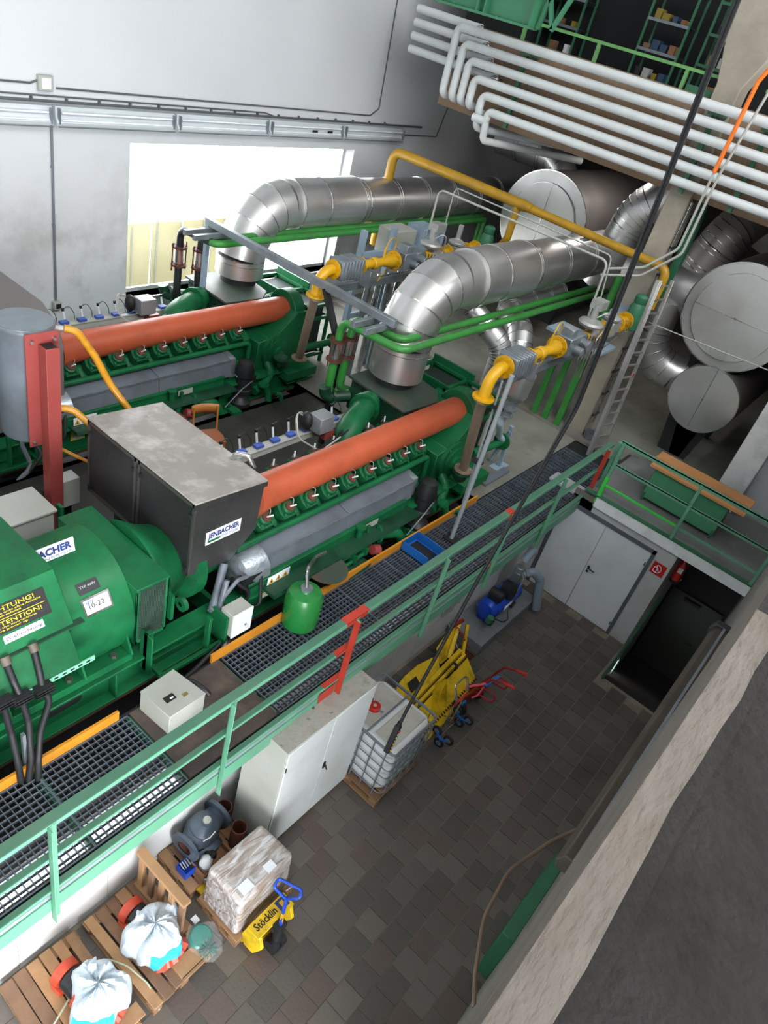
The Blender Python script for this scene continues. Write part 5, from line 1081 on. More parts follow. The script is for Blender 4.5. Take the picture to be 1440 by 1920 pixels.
MB().cyl((3.42, 1.74, .1), (3.42, 1.76, .42), .055, 14).cyl((3.42, 1.8, .3), (3.42, 1.86, .4), .06, 12).cb((3.42, 1.76, .44), .14, .1, .08).build('hydraulic_pump', DARK, T)
MB().tube([(3.42, 1.75, .45), (3.44, 1.79, .98)], .02, 10).build('handle_tube', BLUED, T); MB().tube([(3.425, 1.755, .5), (3.43, 1.77, .7)], .022, 10).build('yellow_sleeve', YELLOW, T)
hp = [(3.44, 1.79, .96), (3.36, 1.93, 1.12), (3.45, 1.96, 1.14), (3.54, 1.70, 1.14), (3.48, 1.66, 1.12)]
MB().tube(fillet(hp + [hp[0]], .035), .017, 10).build('loop_handle', BLUED, T); MB().tube([(3.46, 1.83, 1.04), (3.5, 1.8, 1.12)], .006, 6).build('lever', CHROME, T)
letters('Stöcklin', .12, frame((3.19, 1.865, .4815), (1, 0, 0), (0, 1, 0)), INKB, T, width=.3, bold=.002)
MB().box(3.52, 3.65, 1.84, 1.96, .48, .483).build('dark_badge', INK, T)
MB().box(3.56, 3.61, 1.87, 1.93, .483, .485).build('badge_symbol', YELLOW, T)
# --- IBC tank
T = thing('caged_tank', 'white plastic liquid tank in a tubular steel cage beside the cabinet', 'tank', (6.05, 2.56, .145))
TW = pm('tank_plastic', '#d6dadc', .4, 0, .05, 2, .05, 10, '#a8a8a2', .3, 2)
m = MB().prism([(5.62, 2.2), (5.74, 2.09), (6.4, 2.09), (6.5, 2.18), (6.5, 2.95), (6.4, 3.04), (5.72, 3.04), (5.62, 2.95)], 'z', .19, 1.07); bt = m.build('bottle', TW, T, bevel=.05, seg=3)
TT = pm('dirty_tank_top', '#b9b6ae', .6, 0, .15, 4, .1, 20, '#7d776b', .55, 4)
MB().box(5.7, 6.42, 2.16, 2.48, 1.065, 1.09).box(5.7, 6.42, 2.56, 2.96, 1.065, 1.085).build('top_panel', TT, bt, bevel=.02)
m = MB(); Lp = lambda z, e=.025: fillet([(5.61 - e + .15, 2.08 - e, z), (6.51 + e, 2.08 - e, z), (6.51 + e, 3.04, z), (5.61 - e, 3.04, z), (5.61 - e, 2.08 - e, z), (5.61 - e + .15, 2.08 - e, z)], .1, 4)
CG = GREYC
for k in range(6): MB().tube(Lp(.26 + .165 * k), .009, 6).build('cage_hoop', CG, T)
for i in range(6):
    x = 5.68 + .16 * i; MB().tube([(x, 2.05, .15), (x, 2.05, 1.1)], .009, 6).build('cage_bar', CG, T)
for i in range(5):
    y = 2.18 + .2 * i
    for x in (5.578, 6.54): MB().tube([(x, y, .15), (x, y, 1.1)], .009, 6).build('cage_bar', CG, T)
MB().tube(fillet([(5.585, 2.06, 1.11), (6.535, 2.06, 1.11), (6.535, 3.04, 1.12), (5.585, 3.04, 1.12), (5.585, 2.06, 1.11), (5.7, 2.06, 1.11)], .05, 4), .014, 8).tube([(5.59, 2.55, 1.12), (6.53, 2.55, 1.12)], .014, 8).tube([(5.9, 3.03, 1.12), (6.0, 2.6, 1.12)], .012, 8).build('top_frame', CG, T)
MB().lathe([(.085, 0), (.085, .05), (.06, .06), (.02, .05)], (5.98, 2.74, 1.085), (0, 0, 1), 24).build('red_cap', RED, bt); MB().cyl((5.98, 2.74, 1.14), (5.98, 2.74, 1.15), .025, 10).build('cap_centre', CREAM, bt)
# --- yellow bucket attachment
T = thing('yellow_bucket_attachment', 'worn yellow steel loader attachment with ribbed blade lying in the pit', 'attachment', (7.7, 2.7, 0))
def plate3(q, th, name, mat=YEL2, par=None, bev=.003):
    q = [Vector(p) for p in q]; nn = (q[1] - q[0]).cross(q[2] - q[1]).normalized() * th
    k = len(q); m = MB().add(q + [p + nn for p in q], [tuple(range(k))[::-1], tuple(range(k, 2 * k))] + [(i, (i + 1) % k, k + (i + 1) % k, k + i) for i in range(k)])
    return m.build(name, mat, par or T, bevel=bev)
bp_ = plate3([(6.85, 2.72, .3), (7.9, 2.74, .3), (8.05, 2.95, .5), (7.6, 3.03, .52), (7.25, 3.03, .5), (6.9, 2.98, .45)], .02, 'back_plate')
plate3([(7.2, 2.8, .375), (7.42, 2.8, .378), (7.44, 2.93, .455), (7.22, 2.93, .453)], .024, 'square_opening', BLACK, bp_)
MB().beam((6.85, 2.68, .36), (8.5, 2.78, .42), .07, .12).build('long_beam', YEL2, T, bevel=.005); MB().beam((6.85, 2.6, .3), (8.55, 2.7, .36), .05, .1).build('long_beam', YEL2, T, bevel=.005)
plate3([(6.9, 2.3, .08), (8.55, 2.38, .08), (8.6, 2.66, .3), (6.92, 2.56, .28)], .02, 'ribbed_blade'); plate3([(6.95, 2.2, .02), (8.4, 2.28, .02), (8.5, 2.4, .1), (6.92, 2.32, .1)], .015, 'lower_lip')
for i in range(30):
    x = 6.95 + .055 * i; z = .19 + .0 * i
    if i % 2 == 0: MB().beam((x, 2.34 + i * .0026, .13), (x + .015, 2.52 + i * .003, .265), .02, .03).build('rib', YEL2, T)
m = MB()
for i in range(26): x = 6.98 + .062 * i; m.box(x, x + .02, 2.27 + i * .0026, 2.31 + i * .0026, .085, .112)
o = m.build('rust_teeth', RUST, T); o['kind'] = 'stuff'
plate3([(7.3, 2.42, .2), (7.62, 2.68, .36), (7.66, 2.52, .62)], .015, 'gusset'); plate3([(7.62, 2.34, .12), (7.66, 2.68, .36), (7.66, 2.52, .62)], .015, 'gusset')
plate3([(8.0, 2.85, .42), (8.35, 2.85, .42), (8.62, 3.02, .85), (8.4, 3.04, .85), (8.05, 3.02, .6)], .03, 'mast_plate'); MB().beam((8.2, 2.82, .45), (8.52, 2.98, .9), .05, .06).build('mast_rib', YEL2, T); MB().beam((8.5, 2.72, .4), (8.66, 2.9, .86), .05, .05).build('mast_rib', YEL2, T)
m = MB()
for i in range(8): m.tube([(8.42 + .025 * i, 2.96 - .03 * i, .88 - .05 * i), (8.47 + .025 * i, 2.95 - .03 * i, .86 - .05 * i), (8.45 + .025 * i, 2.91 - .03 * i, .84 - .05 * i)], .012, 6)
m.build('red_chain', pm('dark_red_paint', '#8c1a1a', .5), T); MB().beam((8.3, 3.0, .95), (8.62, 2.98, .92), .05, .04).build('red_shackle', MATS['dark_red_paint'], T)
MB().box(7.0, 7.06, 2.62, 2.92, 0, .3).box(8.2, 8.26, 2.62, 2.92, 0, .4).build('skid_foot', DARK, T)
# --- hand trucks
def wheel(c, r, w, par, name='wheel', ax=(1, 0, 0)):
    d = Vector(ax).normalized(); c = Vector(c); o = MB().lathe([(r * .55, -w / 2), (r * .9, -w / 2), (r, -w / 4), (r, w / 4), (r * .9, w / 2), (r * .55, w / 2)], c, d, 22, close=False).build(name, BLACK, par)
    MB().lathe([(.02, -w * .55), (r * .56, -w * .4), (r * .56, w * .4), (.02, w * .55)], c, d, 16).build('hub', REDP if par.name.startswith('red') else GREYC, o); return o
T = thing('red_sack_truck', 'dark red sack truck with bright red grips and black wheels', 'hand truck', (8.05, 2.15, 0))
wheel((7.8, 2.2, .13), .13, .06, T); wheel((8.3, 2.2, .13), .13, .06, T); DR = MATS['dark_red_paint']
for x in (7.86, 8.24): MB().tube([(x, 2.28, .08), (x, 2.02, .8), (x, 1.95, .98), (x, 1.72, 1.1)], .018, 8, .1).build('side_tube', DR, T); MB().tube([(x, 1.76, 1.08), (x, 1.62, 1.13), (x, 1.6, 1.1)], .024, 10, .02).build('grip', RED, T); MB().tube([(x, 2.04, .74), (x, 1.76, .78), (x, 1.8, .6), (x, 2.1, .56)], .015, 8, .07).build('rest_loop', DR, T)
MB().box(7.9, 8.2, 2.02, 2.06, .5, .52).tube([(7.86, 2.06, .7), (8.24, 2.06, .7)], .014, 8).tube([(7.8, 2.2, .13), (8.3, 2.2, .13)], .012, 8).build('cross_bar', DR, T); MB().add([(7.86, 2.24, .2), (8.24, 2.24, .2), (8.24, 2.04, .76), (7.86, 2.04, .76)], [(0, 1, 2, 3)]).build('back_plate', DR, T, solid=.006); MB().box(7.82, 8.28, 2.26, 2.46, .02, .03).build('toe_plate', DR, T)
MB().tube([(7.86, 2.0, .84), (7.6, 2.1, .9), (7.5, 2.16, .86)], .02, 6).tube([(7.84, 2.0, .8), (7.8, 2.02, .6), (7.78, 2.08, .5)], .016, 6).build('pink_strap', pm('pink_webbing', '#e0566a', .7), T); MB().beam((7.8, 1.98, .86), (8.1, 1.93, .9), .05, .02).build('blue_buckle', BLUE, T)
T = thing('stair_climber_truck', 'folding aluminium stair climbing hand truck with blue three spoke wheels', 'hand truck', (7.35, 2.1, 0))
for x, lab in ((7.05, 0), (7.6, 1)):
    c = Vector((x, 2.04, .2)); st = MB()
    for k in range(3):
        a = 2 * pi * k / 3 - 1.5; p = c + Vector((0, cos(a) * .125, sin(a) * .125)); wheel(p, .085, .035, T)
        st.beam(c + Vector((-.03, 0, 0)), p + Vector((-.03, 0, 0)), .012, .04, (1, 0, 0))
    st.build('spoke_hub', BLUE, T)
for x in (7.17, 7.48): MB().tube([(x, 2.14, .12), (x + .02, 2.1, .9), (x + .02, 2.2, 1.08)], .013, 8, .05).build('side_tube', CHROME, T)
MB().tube([(7.19, 2.12, .88), (7.19, 2.22, 1.1), (7.5, 2.22, 1.1), (7.5, 2.12, .88)], .013, 8, .06).tube([(7.08, 2.08, .15), (7.58, 2.08, .15)], .01, 8).tube([(7.17, 2.12, .2), (7.1, 2.32, .05), (7.52, 2.32, .05), (7.48, 2.12, .2)], .011, 8, .05).build('cross_tube', CHROME, T); MB().box(7.1, 7.52, 2.3, 2.52, .03, .045).build('toe_plate', GALV, T); MB().beam((7.17, 2.1, .8), (7.5, 2.1, .8), .03, .03).build('red_clip', RED, T); MB().beam((7.44, 2.08, .62), (7.54, 2.08, .6), .03, .05).build('blue_clip', BLUE, T)
# --- compressor on its plinth
T = thing('concrete_plinth', 'low grey concrete plinth under the blue compressor', 'plinth', (10.1, 2.85, 0)); MB().box(9.1, 11.1, 2.66, 3.36, 0, .24).build('block', pm('plinth_grey', '#73787c', .75, 0, .2, 2.5, .15, 30, '#4c4a47', .5, 2.5), T, bevel=.01)
_mk = len(COL.objects)
T = thing('air_compressor', 'blue tank air compressor with black motor on the plinth', 'compressor', (9.9, 2.87, .26))
MB().lathe([(.03, 0), (.16, .03), (.2, .1), (.2, 1.02), (.16, 1.1), (.03, 1.13)], (9.38, 2.88, .58), (1, 0, 0), 26).build('tank', BLUED, T); MB().box(9.75, 10.05, 2.672, 2.68, .5, .62).build('white_label', PAPER, T) if False else MB().lathe([(.203, 0), (.203, .34)], (9.72, 2.88, .58), (1, 0, 0), 26, close=False).build('label_band', BLUED, T)
a0, a1 = -.35, .25; m = MB(); vs = []
for k in range(5): a = a0 + (a1 - a0) * k / 4; vs += [(9.75, 2.88 - .206 * cos(a), .58 + .206 * sin(a)), (10.05, 2.88 - .206 * cos(a), .58 + .206 * sin(a))]
m.add(vs, [(2 * k, 2 * k + 1, 2 * k + 3, 2 * k + 2) for k in range(4)]).build('white_label', PAPER, T, solid=.002)
for x in (9.55, 10.3): MB().box(x - .04, x + .04, 2.74, 3.02, .27, .42).build('foot', BLUED, T); wheel((x, 2.72, .34), .07, .04, T, ax=(0, 1, 0))
MB().cyl((9.95, 2.88, .82), (9.95, 2.72, .86), .17, 26).build('flywheel', BLACK, T); MB().cyl((9.62, 2.98, .88), (9.62, 2.74, .88), .1, 18).cb((9.62, 2.86, .82), .2, .2, .1).build('motor', BLACK, T)
MB().cb((10.3, 2.88, .92), .16, .16, .26).lathe([(.05, 0), (.09, .02), (.09, .12)], (10.3, 2.88, 1.04), (0, 0, 1), 14).lathe([(.08, 0), (.08, .06)], (10.42, 2.78, .98), (0, -.4, 1), 14).build('pump_head', GALV, T, bevel=.01); MB().tube([(10.3, 2.8, 1.1), (10.05, 2.66, 1.05), (9.95, 2.66, .86), (10.1, 2.7, .7)], .012, 8, .1).tube([(10.38, 2.86, 1.12), (10.2, 2.7, 1.2), (10.0, 2.66, 1.0)], .01, 8, .1).build('air_line', CHROME, T)
MB().lathe([(.04, 0), (.06, .02), (.06, .14)], (9.3, 2.72, .5), (0, -.2, 1), 12).build('pressure_switch', FGREEN, T); MB().tube([(9.45, 2.7, .52), (9.6, 2.56, .45), (9.8, 2.55, .4), (9.9, 2.66, .5)], .012, 6, .06).build('black_hose', BLACK, T)
T.location.x += .12; T.location.y += .12; T.location.z -= .02
T = thing('plastic_duct_elbow', 'grey plastic duct bend standing between compressor and double door', 'duct', (10.8, 2.55, 0))
GP = pm('grey_plastic_pipe', '#7c8b97', .35, 0, .04)
MB().tube([(10.6, 3.0, .85), (10.8, 2.85, .92), (10.95, 2.72, .75), (10.98, 2.56, .1)], .085, 18, .1).build('pipe_bend', GP, T); MB().tube([(10.45, 3.0, 1.25), (10.6, 2.98, 1.45), (10.8, 3.0, 1.3)], .075, 16, .1).build('upper_bend', GP, T)
# --- hoses on the pit wall and small bits
T = thing('white_cable_coils', 'bundle of white cable coils hanging on the pit wall', 'cable', (8.95, 3.38, 1.4))
for k in range(9): cx = 8.75 + .05 * k; MB().tube([(cx + .09 * sin(a), 3.38 - .012 * k % .05, 1.0 + (.42 - .02 * k) * cos(a)) for a in [2 * pi * q / 22 for q in range(22)]], .008, 5, closed=True).build('coil', CREAM, T)
MB().tube([(8.85, 3.36, .6), (8.9, 3.3, .4), (8.9, 3.2, .3), (8.8, 2.9, .12), (8.7, 2.82, .06)], .009, 6, .1).build('loose_end', CREAM, T)
T = thing('red_spiral_hose', 'orange red spiral air hose hanging on the wall by the compressor', 'hose', (9.2, 3.36, 1.4))
for k in range(12): MB().tube([(9.2 + .05 * cos(a), 3.36 + .03 * sin(a), 1.35 - .03 * k) for a in [2 * pi * q / 14 for q in range(14)]], .009, 5, closed=True).build('coil', REDO, T)
T = thing('rusty_floor_grate', 'rusty iron grate and chain bits on the floor by the plinth', 'grate', (8.9, 2.85, 0))
for i in range(7): MB().box(8.72 + .05 * i, 8.74 + .05 * i, 2.68, 3.0, .0, .03).build('bar', RUST, T)
MB().lathe([(.04, 0), (.07, .0), (.07, .06), (.04, .06)], (8.85, 2.8, .02), (0, 0, 1), 14, close=False).build('ring', RUST, T)
# ================================================================ WALKWAY OBJECTS
T = thing('green_pot_drum', 'round green metal drum with silver hose standing on the walkway', 'drum', (5.37, 3.84, 2.203))
MB().lathe([(.19, 0), (.225, .02), (.235, .05), (.235, .46), (.2, .53), (.08, .56), (.06, .6)], (5.37, 3.84, 2.203), (0, 0, 1), 36).build('body', pm('drum_green', '#1f7a38', .22, 0, .06, 2, 0, 40, '#3a5a34', .3, 2), T)
MB().lathe([(.07, 0), (.075, .0), (.075, .05), (.04, .05)], (5.37, 3.84, 2.76), (0, 0, 1), 18).build('neck_ring', GALV, T)
MB().tube([(5.37, 3.84, 2.8), (5.45, 3.95, 2.98), (5.75, 4.1, 2.9), (6.1, 4.2, 2.75)], .022, 8, .1).build('silver_hose', CHROME, T)
T = thing('blue_storage_bin', 'open blue plastic bin on the walkway grating', 'bin', (7.95, 3.72, 2.203))
a, b, c, d, z0, z1 = 7.66, 8.06, 3.5, 3.98, 2.205, 2.36
MB().box(a, b, c, d, z0, z0 + .01).prism([(c, z0), (d, z0), (d, z1), (c, z1)], 'x', a, a + .01).prism([(c, z0), (d, z0), (d, z1), (c, z1)], 'x', b - .01, b).box(a, b, d - .01, d, z0, z1).box(a, b, c, c + .01, z0, z0 + .08).build('bin_shell', BLUE, T, bevel=.003)
MB().box(7.7, 8.02, 3.54, 3.94, 2.216, 2.222).build('oily_residue', BLACK, T)
T = thing('junction_box_large', 'large light grey control box lying on the dark plate of the walkway', 'box', (3.4, 3.72, 2.203))
q = [(3.13, 3.97), (3.56, 4.0), (3.62, 3.54), (3.16, 3.53)]
lo = [(x, y, 2.205) for x, y in q[::-1]]; hi = [(x, y, 2.47) for x, y in q[::-1]]
MB().hexa(lo, hi).build('case', CREAM, T, bevel=.006)
cx, cy = 3.37, 3.76; hi2 = [(cx + (x - cx) * 1.02, cy + (y - cy) * 1.02) for x, y in q[::-1]]
MB().hexa([(x, y, 2.47) for x, y in hi2], [(x, y, 2.49) for x, y in hi2]).build('lid', CREAM, T, bevel=.004)
MB().box(3.24, 3.36, 3.68, 3.76, 2.491, 2.494).build('window_opening', BLACK, T); MB().box(3.3, 3.34, 3.7, 3.72, 2.494, 2.496).build('window_glint', WHITE2, T); MB().box(3.42, 3.48, 3.64, 3.68, 2.491, 2.495).build('brass_plate', pm('brass', '#9c8a4e', .4, .6), T)
MB().tube([(3.58, 3.9, 2.35), (3.7, 3.85, 2.33), (3.78, 3.7, 2.25), (3.8, 3.66, 2.21)], .03, 8, .06).tube([(3.6, 3.93, 2.3), (3.9, 4.0, 2.28), (4.3, 4.1, 2.3)], .025, 8, .1).build('cable_tail', BLACK, T)
T = thing('junction_box_small', 'small light grey box on a green bracket at the engine flank', 'box', (4.55, 4.18, 2.3))
MB().box(4.4, 4.7, 4.05, 4.25, 2.38, 2.72).build('case', CREAM, T, bevel=.006); MB().box(4.4, 4.7, 4.03, 4.05, 2.37, 2.73).build('door', WHITE2, T, bevel=.004); MB().cyl((4.6, 4.03, 2.5), (4.6, 4.02, 2.5), .015, 10).build('lock', GALV, T); MB().box(4.36, 4.4, 4.1, 4.4, 2.25, 2.66).build('bracket', GREEN, T)
# power cables with glands and clamps
for k, P in enumerate(([(1.7, 4.32, 3.4), (1.76, 4.2, 3.28), (1.84, 4.14, 3.2), (1.87, 4.1, 2.8), (1.86, 4.0, 2.45), (1.86, 3.97, 2.15)], [(2.0, 4.36, 3.42), (1.99, 4.22, 3.28), (2.0, 4.14, 3.14), (2.03, 4.1, 2.83), (1.97, 3.98, 2.45), (1.91, 3.94, 2.15)], [(2.25, 4.36, 3.42), (2.22, 4.22, 3.25), (2.2, 4.14, 3.1), (2.24, 4.1, 2.95), (2.12, 4.08, 2.6), (2.02, 3.95, 2.4), (1.98, 3.9, 2.15)])):
    T = thing('power_cable', ['thick black power cable from the terminal box, most distant from the alternator', 'thick black power cable from the terminal box, second of the three', 'thick black power cable from the terminal box, closest to the alternator'][k], 'cable', (P[-1][0], P[-1][1], 2.2), group='thick black power cables of the generator')
    MB().tube(P, .032, 10, .2).build('cable', BLACK, T)
    p = Vector(P[0]); MB().cyl(p + Vector((0, .02, .03)), p + Vector((0, -.03, -.03)), .045, 12).build('gland', pm('brown_gland', '#5c5348', .5), T)
    c = P[2]; m = MB().cb((c[0], c[1], c[2]), .15, .06, .1)
    for dz in (-.035, 0, .035): m.cb((c[0], c[1] - .035, c[2] + dz), .17, .05, .014)
    m.build('clamp', BLACK, T)
for k, x in enumerate((1.32, 1.95)):
    simple('galvanised_strut', ['upright galvanised strut behind the power cable most distant from the alternator', 'upright galvanised strut between power cables and alternator'][k], 'strut', MB().box(x - .015, x + .015, 4.03, 4.07, 1.25, 2.75), GALV, (x, 4.05, 1.25), 'galvanised struts by the cables')
simple('yellow_wire', 'thin yellowish wire trailing down to the grating beside the power cables', 'wire', MB().tube([(1.1, 4.2, 2.9), (1.3, 4.1, 2.7), (1.45, 3.98, 2.4), (1.35, 3.8, 2.23), (1.3, 3.6, 2.21)], .01, 6, .15), pm('yellow_wire_jacket', '#b9a764', .5), (1.4, 3.95, 2.4))
simple('floor_bracket', 'small dark steel channel lying on the platform by the engine end', 'bracket', MB().box(10.35, 11.2, 4.16, 4.3, 2.2, 2.25), GREYC, (10.8, 4.2, 2.2))
# ================================================================ BETWEEN THE ENGINES
T = thing('red_steel_post', 'red oxide square steel post beside the round grey separator tank', 'post', (3.88, 6.82, 2.15))
MB().box(3.82, 3.98, 6.74, 6.9, 2.15, 4.88).build('post', REDP, T, bevel=.004); MB().box(3.835, 3.965, 6.755, 6.885, 4.87, 4.884).build('dark_opening', BLACK, T)
MB().box(3.68, 4.06, 6.9, 6.915, 3.6, 5.0).build('mounting_plate', REDP, T)
for x, z in ((3.74, 4.92), (4.0, 4.92), (3.73, 3.66)): MB().cyl((x, 6.9, z), (x, 6.86, z), .018, 8).build('bolt', CHROME, T)
T = thing('separator_tank', 'upright round grey separator tank bolted to the red post', 'tank', (3.86, 7.22, 3.6))
MB().lathe([(.2, 0), (.29, .02), (.3, .05), (.3, 1.36), (.31, 1.36), (.31, 1.385), (.3, 1.4)], (3.86, 7.23, 3.6), (0, 0, 1), 36).build('shell', GREYC, T); MB().cyl((3.86, 7.23, 5.0), (3.86, 7.23, 5.012), .3, 36).build('lid', GALV, T)
MB().tube([(4.1, 7.1, 4.93), (4.22, 7.0, 4.95)], .03, 10).build('nozzle', CREAM, T)
HZ = [(4.18, 7.0, 4.96), (4.3, 6.95, 4.93), (4.5, 6.9, 4.6), (4.68, 6.85, 4.2), (4.85, 6.6, 3.85), (4.9, 6.4, 3.7)]
simple('amber_hose', 'amber hose arching from the separator tank down behind the steel box', 'hose', MB().tube(HZ, .042, 12, .5, k=8), HOSE, (4.2, 7.0, 4.9), 'amber hoses')
simple('amber_hose', 'amber hose low between the red post and the steel box', 'hose', MB().tube([(4.05, 6.95, 4.0), (4.2, 6.9, 3.98), (4.35, 6.7, 3.8), (4.4, 6.45, 3.6)], .042, 12, .3, k=6).tube([(4.05, 6.95, 3.45), (4.3, 6.7, 3.3)], .02, 8), HOSE, (4.1, 6.95, 4.0), 'amber hoses')
T = thing('exhaust_silencer_cowl', 'grey curved housing between the separator tank and the window wall', 'housing', (2.0, 9.4, 2.5))
MB().prism([(8.7, 2.6), (8.7, 3.75), (8.85, 4.05), (9.2, 4.2), (10.6, 4.2), (10.6, 2.6)], 'x', 2.6, 5.2).build('shell', pm('brown_grey_shell', '#6b6562', .5, 0, .1), T, bevel=.02)
MB().box(2.7, 5.1, 9.0, 10.5, 1.25, 2.6).build('base_frame', DARK, T)
T = thing('grey_cabinet', 'light grey cabinet standing between the generators beside the red post', 'cabinet', (3.2, 6.7, 2.15))
MB().box(2.6, 3.68, 6.45, 6.93, 2.15, 3.0).build('body', CREAM, T, bevel=.006); MB().box(3.75, 3.79, 6.42, 6.52, 2.15, 3.0).build('green_edge_post', GREEN, T); MB().box(2.6, 3.7, 6.4, 6.95, 2.98, 3.01).build('lid', CREAM, T, bevel=.004)
T = thing('beige_wall_box', 'small beige terminal box between the red post and the steel box', 'box', (4.2, 7.0, 2.9)); MB().box(4.02, 4.3, 6.9, 7.1, 2.55, 2.95).build('case', CREAM, T, bevel=.005); MB().box(4.02, 4.3, 7.1, 7.3, 2.15, 2.6).build('bracket', DARK, T)
T = thing('red_expansion_vessel', 'dark red round pressure vessel beyond the steel box', 'vessel', (5.85, 7.3, 2.15)); MB().lathe([(.2, 0), (.3, .06), (.36, .16), (.36, .78), (.31, .93), (.16, 1.03), (.04, 1.06)], (5.9, 7.3, 2.18), (0, 0, 1), 32).build('body', pm('dark_red_enamel', '#7c1f1c', .35, 0, .1, 2), T); MB().lathe([(.22, 0), (.22, .05)], (5.85, 7.3, 2.15), (0, 0, 1), 20).build('foot_ring', DARK, T)
# wooden chair
T = thing('wooden_chair', 'light brown wooden chair standing between the two engines', 'chair', (6.72, 7.28, 2.15), 0.0, world=False); CW = pm('chair_wood', '#a86a30', .45, 0, .12, 4)
T.rotation_euler[2] = -.35
MB().prism([(-.21, -.2), (.21, -.2), (.23, 0), (.2, .2), (-.2, .2), (-.23, 0)], 'z', .43, .46).build('seat', pm('chair_seat', '#8a4a24', .45, 0, .1, 3), T, bevel=.008)
for x in (-.19, .19):
    MB().tube([(x, -.18, 0), (x, -.17, .43)], .018, 8).build('leg', CW, T); MB().tube([(x, .22, 0), (x, .19, .45), (x, .24, .84)], .018, 8, .05).build('leg', CW, T)
m = MB().grid(lambda u, v: (-.22 + .44 * u, .25 + .05 * sin(pi * u), .7 + .16 * v), 10, 2); m.build('backrest', CW, T, solid=.02); MB().box(-.18, .18, -.19, -.17, .36, .42).box(-.18, .18, .18, .2, .36, .42).build('apron', CW, T)
# ================================================================ WALL FIXTURES
LT = pm('lamp_trunking', '#c9d0d4', .4, .1, .05, 1); TUB = pm('tube_glass', '#eef3f5', .2)
xs = [(4.42, 6.57), (6.62, 8.77), (8.82, 10.92), (10.97, 13.07), (13.12, 15.2)]
nm = ['before the small junction box', 'just past the junction box', 'above the window over the yellow screen', 'with two dark marks, above the window', 'above the yellow header bend']
for (a, b), l in zip(xs, nm):
    T = thing('tube_light_fixture', 'long white tube light on the wall, ' + l, 'light fixture', ((a + b) / 2, 11.25, 5.95), group='tube lights along the window wall')
    MB().prism([(11.296, 5.94), (11.16, 5.94), (11.14, 5.99), (11.19, 6.06), (11.19, 6.2), (11.296, 6.2)], 'x', a, b).build('trunking', LT, T, bevel=.004)
    MB().box(a + .02, b - .02, 11.12, 11.14, 5.925, 5.94).build('lower_edge', GALV, T)
    for z in (6.02, 6.12): MB().cyl((a + .08, 11.15, z), (b - .08, 11.15, z), .014, 8).build('tube', TUB, T)
    for x in (a + .03, b - .05): MB().box(x, x + .02, 11.12, 11.18, 5.97, 6.18).build('end_bracket', GALV, T)
    if 'two dark marks' in l:
        for x in (a + 1.15, a + 1.6): MB().box(x, x + .14, 11.125, 11.135, 6.04, 6.08).build('dark_mark', BLACK, T)
def wire(label, pts, r=.011, mat=None, cat='conduit', grp=None, name='wall_conduit'):
    return simple(name, label, cat, MB().tube(pts, r, 6, .06), mat or GREYC, pts[0], grp)
CT = pm('cable_grey', '#55585a', .5)
wire('thin grey cable running along the top of the wall lights, lowest of them', [(2.2, 11.28, 6.24), (16, 11.28, 6.24)], .02, CT, grp='cables above the wall lights')
wire('thin grey cable above the wall lights, second from below', [(2, 11.28, 6.32), (10.9, 11.28, 6.3), (11.2, 11.28, 6.24)], .012, CT, grp='cables above the wall lights')
wire('thin grey cable above the wall lights, topmost, turning up the wall', [(6.7, 11.28, 6.42), (14.0, 11.28, 6.4), (14.25, 11.28, 6.55), (13.9, 11.28, 12)], .014, CT, grp='cables above the wall lights')
wire('pair of cables leading into the small junction box', [(2, 11.28, 6.48), (6.3, 11.28, 6.46), (6.45, 11.28, 6.52)], .014, CT, grp='cables above the wall lights')
wire('grey cable from the end of the wall lights up to the white pipe elbows', [(15.2, 11.28, 6.05), (16.7, 11.28, 6.05), (17.1, 11.28, 7.6)], .013, CT)
m = MB()
for i in range(22): m.cb((3 + .55 * i, 11.27, 6.26), .03, .04, .06)
o = m.build('cable_clip', CT, None); tag(o, 'small clips holding the cables above the wall lights', 'clips', kind='stuff')
T = thing('wall_junction_box', 'small white junction box above the wall lights', 'junction box', (6.5, 11.3, 6.5)); MB().box(6.4, 6.62, 11.22, 11.3, 6.38, 6.58).build('case', CREAM, T, bevel=.008); MB().cb((6.51, 11.215, 6.48), .14, .01, .14).build('cover', WHITE2, T)
T = thing('tall_wall_conduit', 'vertical grey conduit down the wall to a small switch', 'conduit', (6.6, 11.28, 3.1)); MB().tube([(6.6, 11.27, 5.95), (6.6, 11.27, 3.15)], .02, 8).build('tube', GREYC, T); MB().box(6.53, 6.67, 11.2, 11.3, 3.0, 3.14).build('switch_box', CREAM, T, bevel=.008); MB().box(6.56, 6.64, 11.19, 11.2, 3.03, 3.11).build('switch_plate', BLACK, T); MB().box(6.58, 6.62, 11.26, 11.3, 5.3, 5.34).box(6.58, 6.62, 11.26, 11.3, 4.4, 4.44).build('clip', GALV, T)
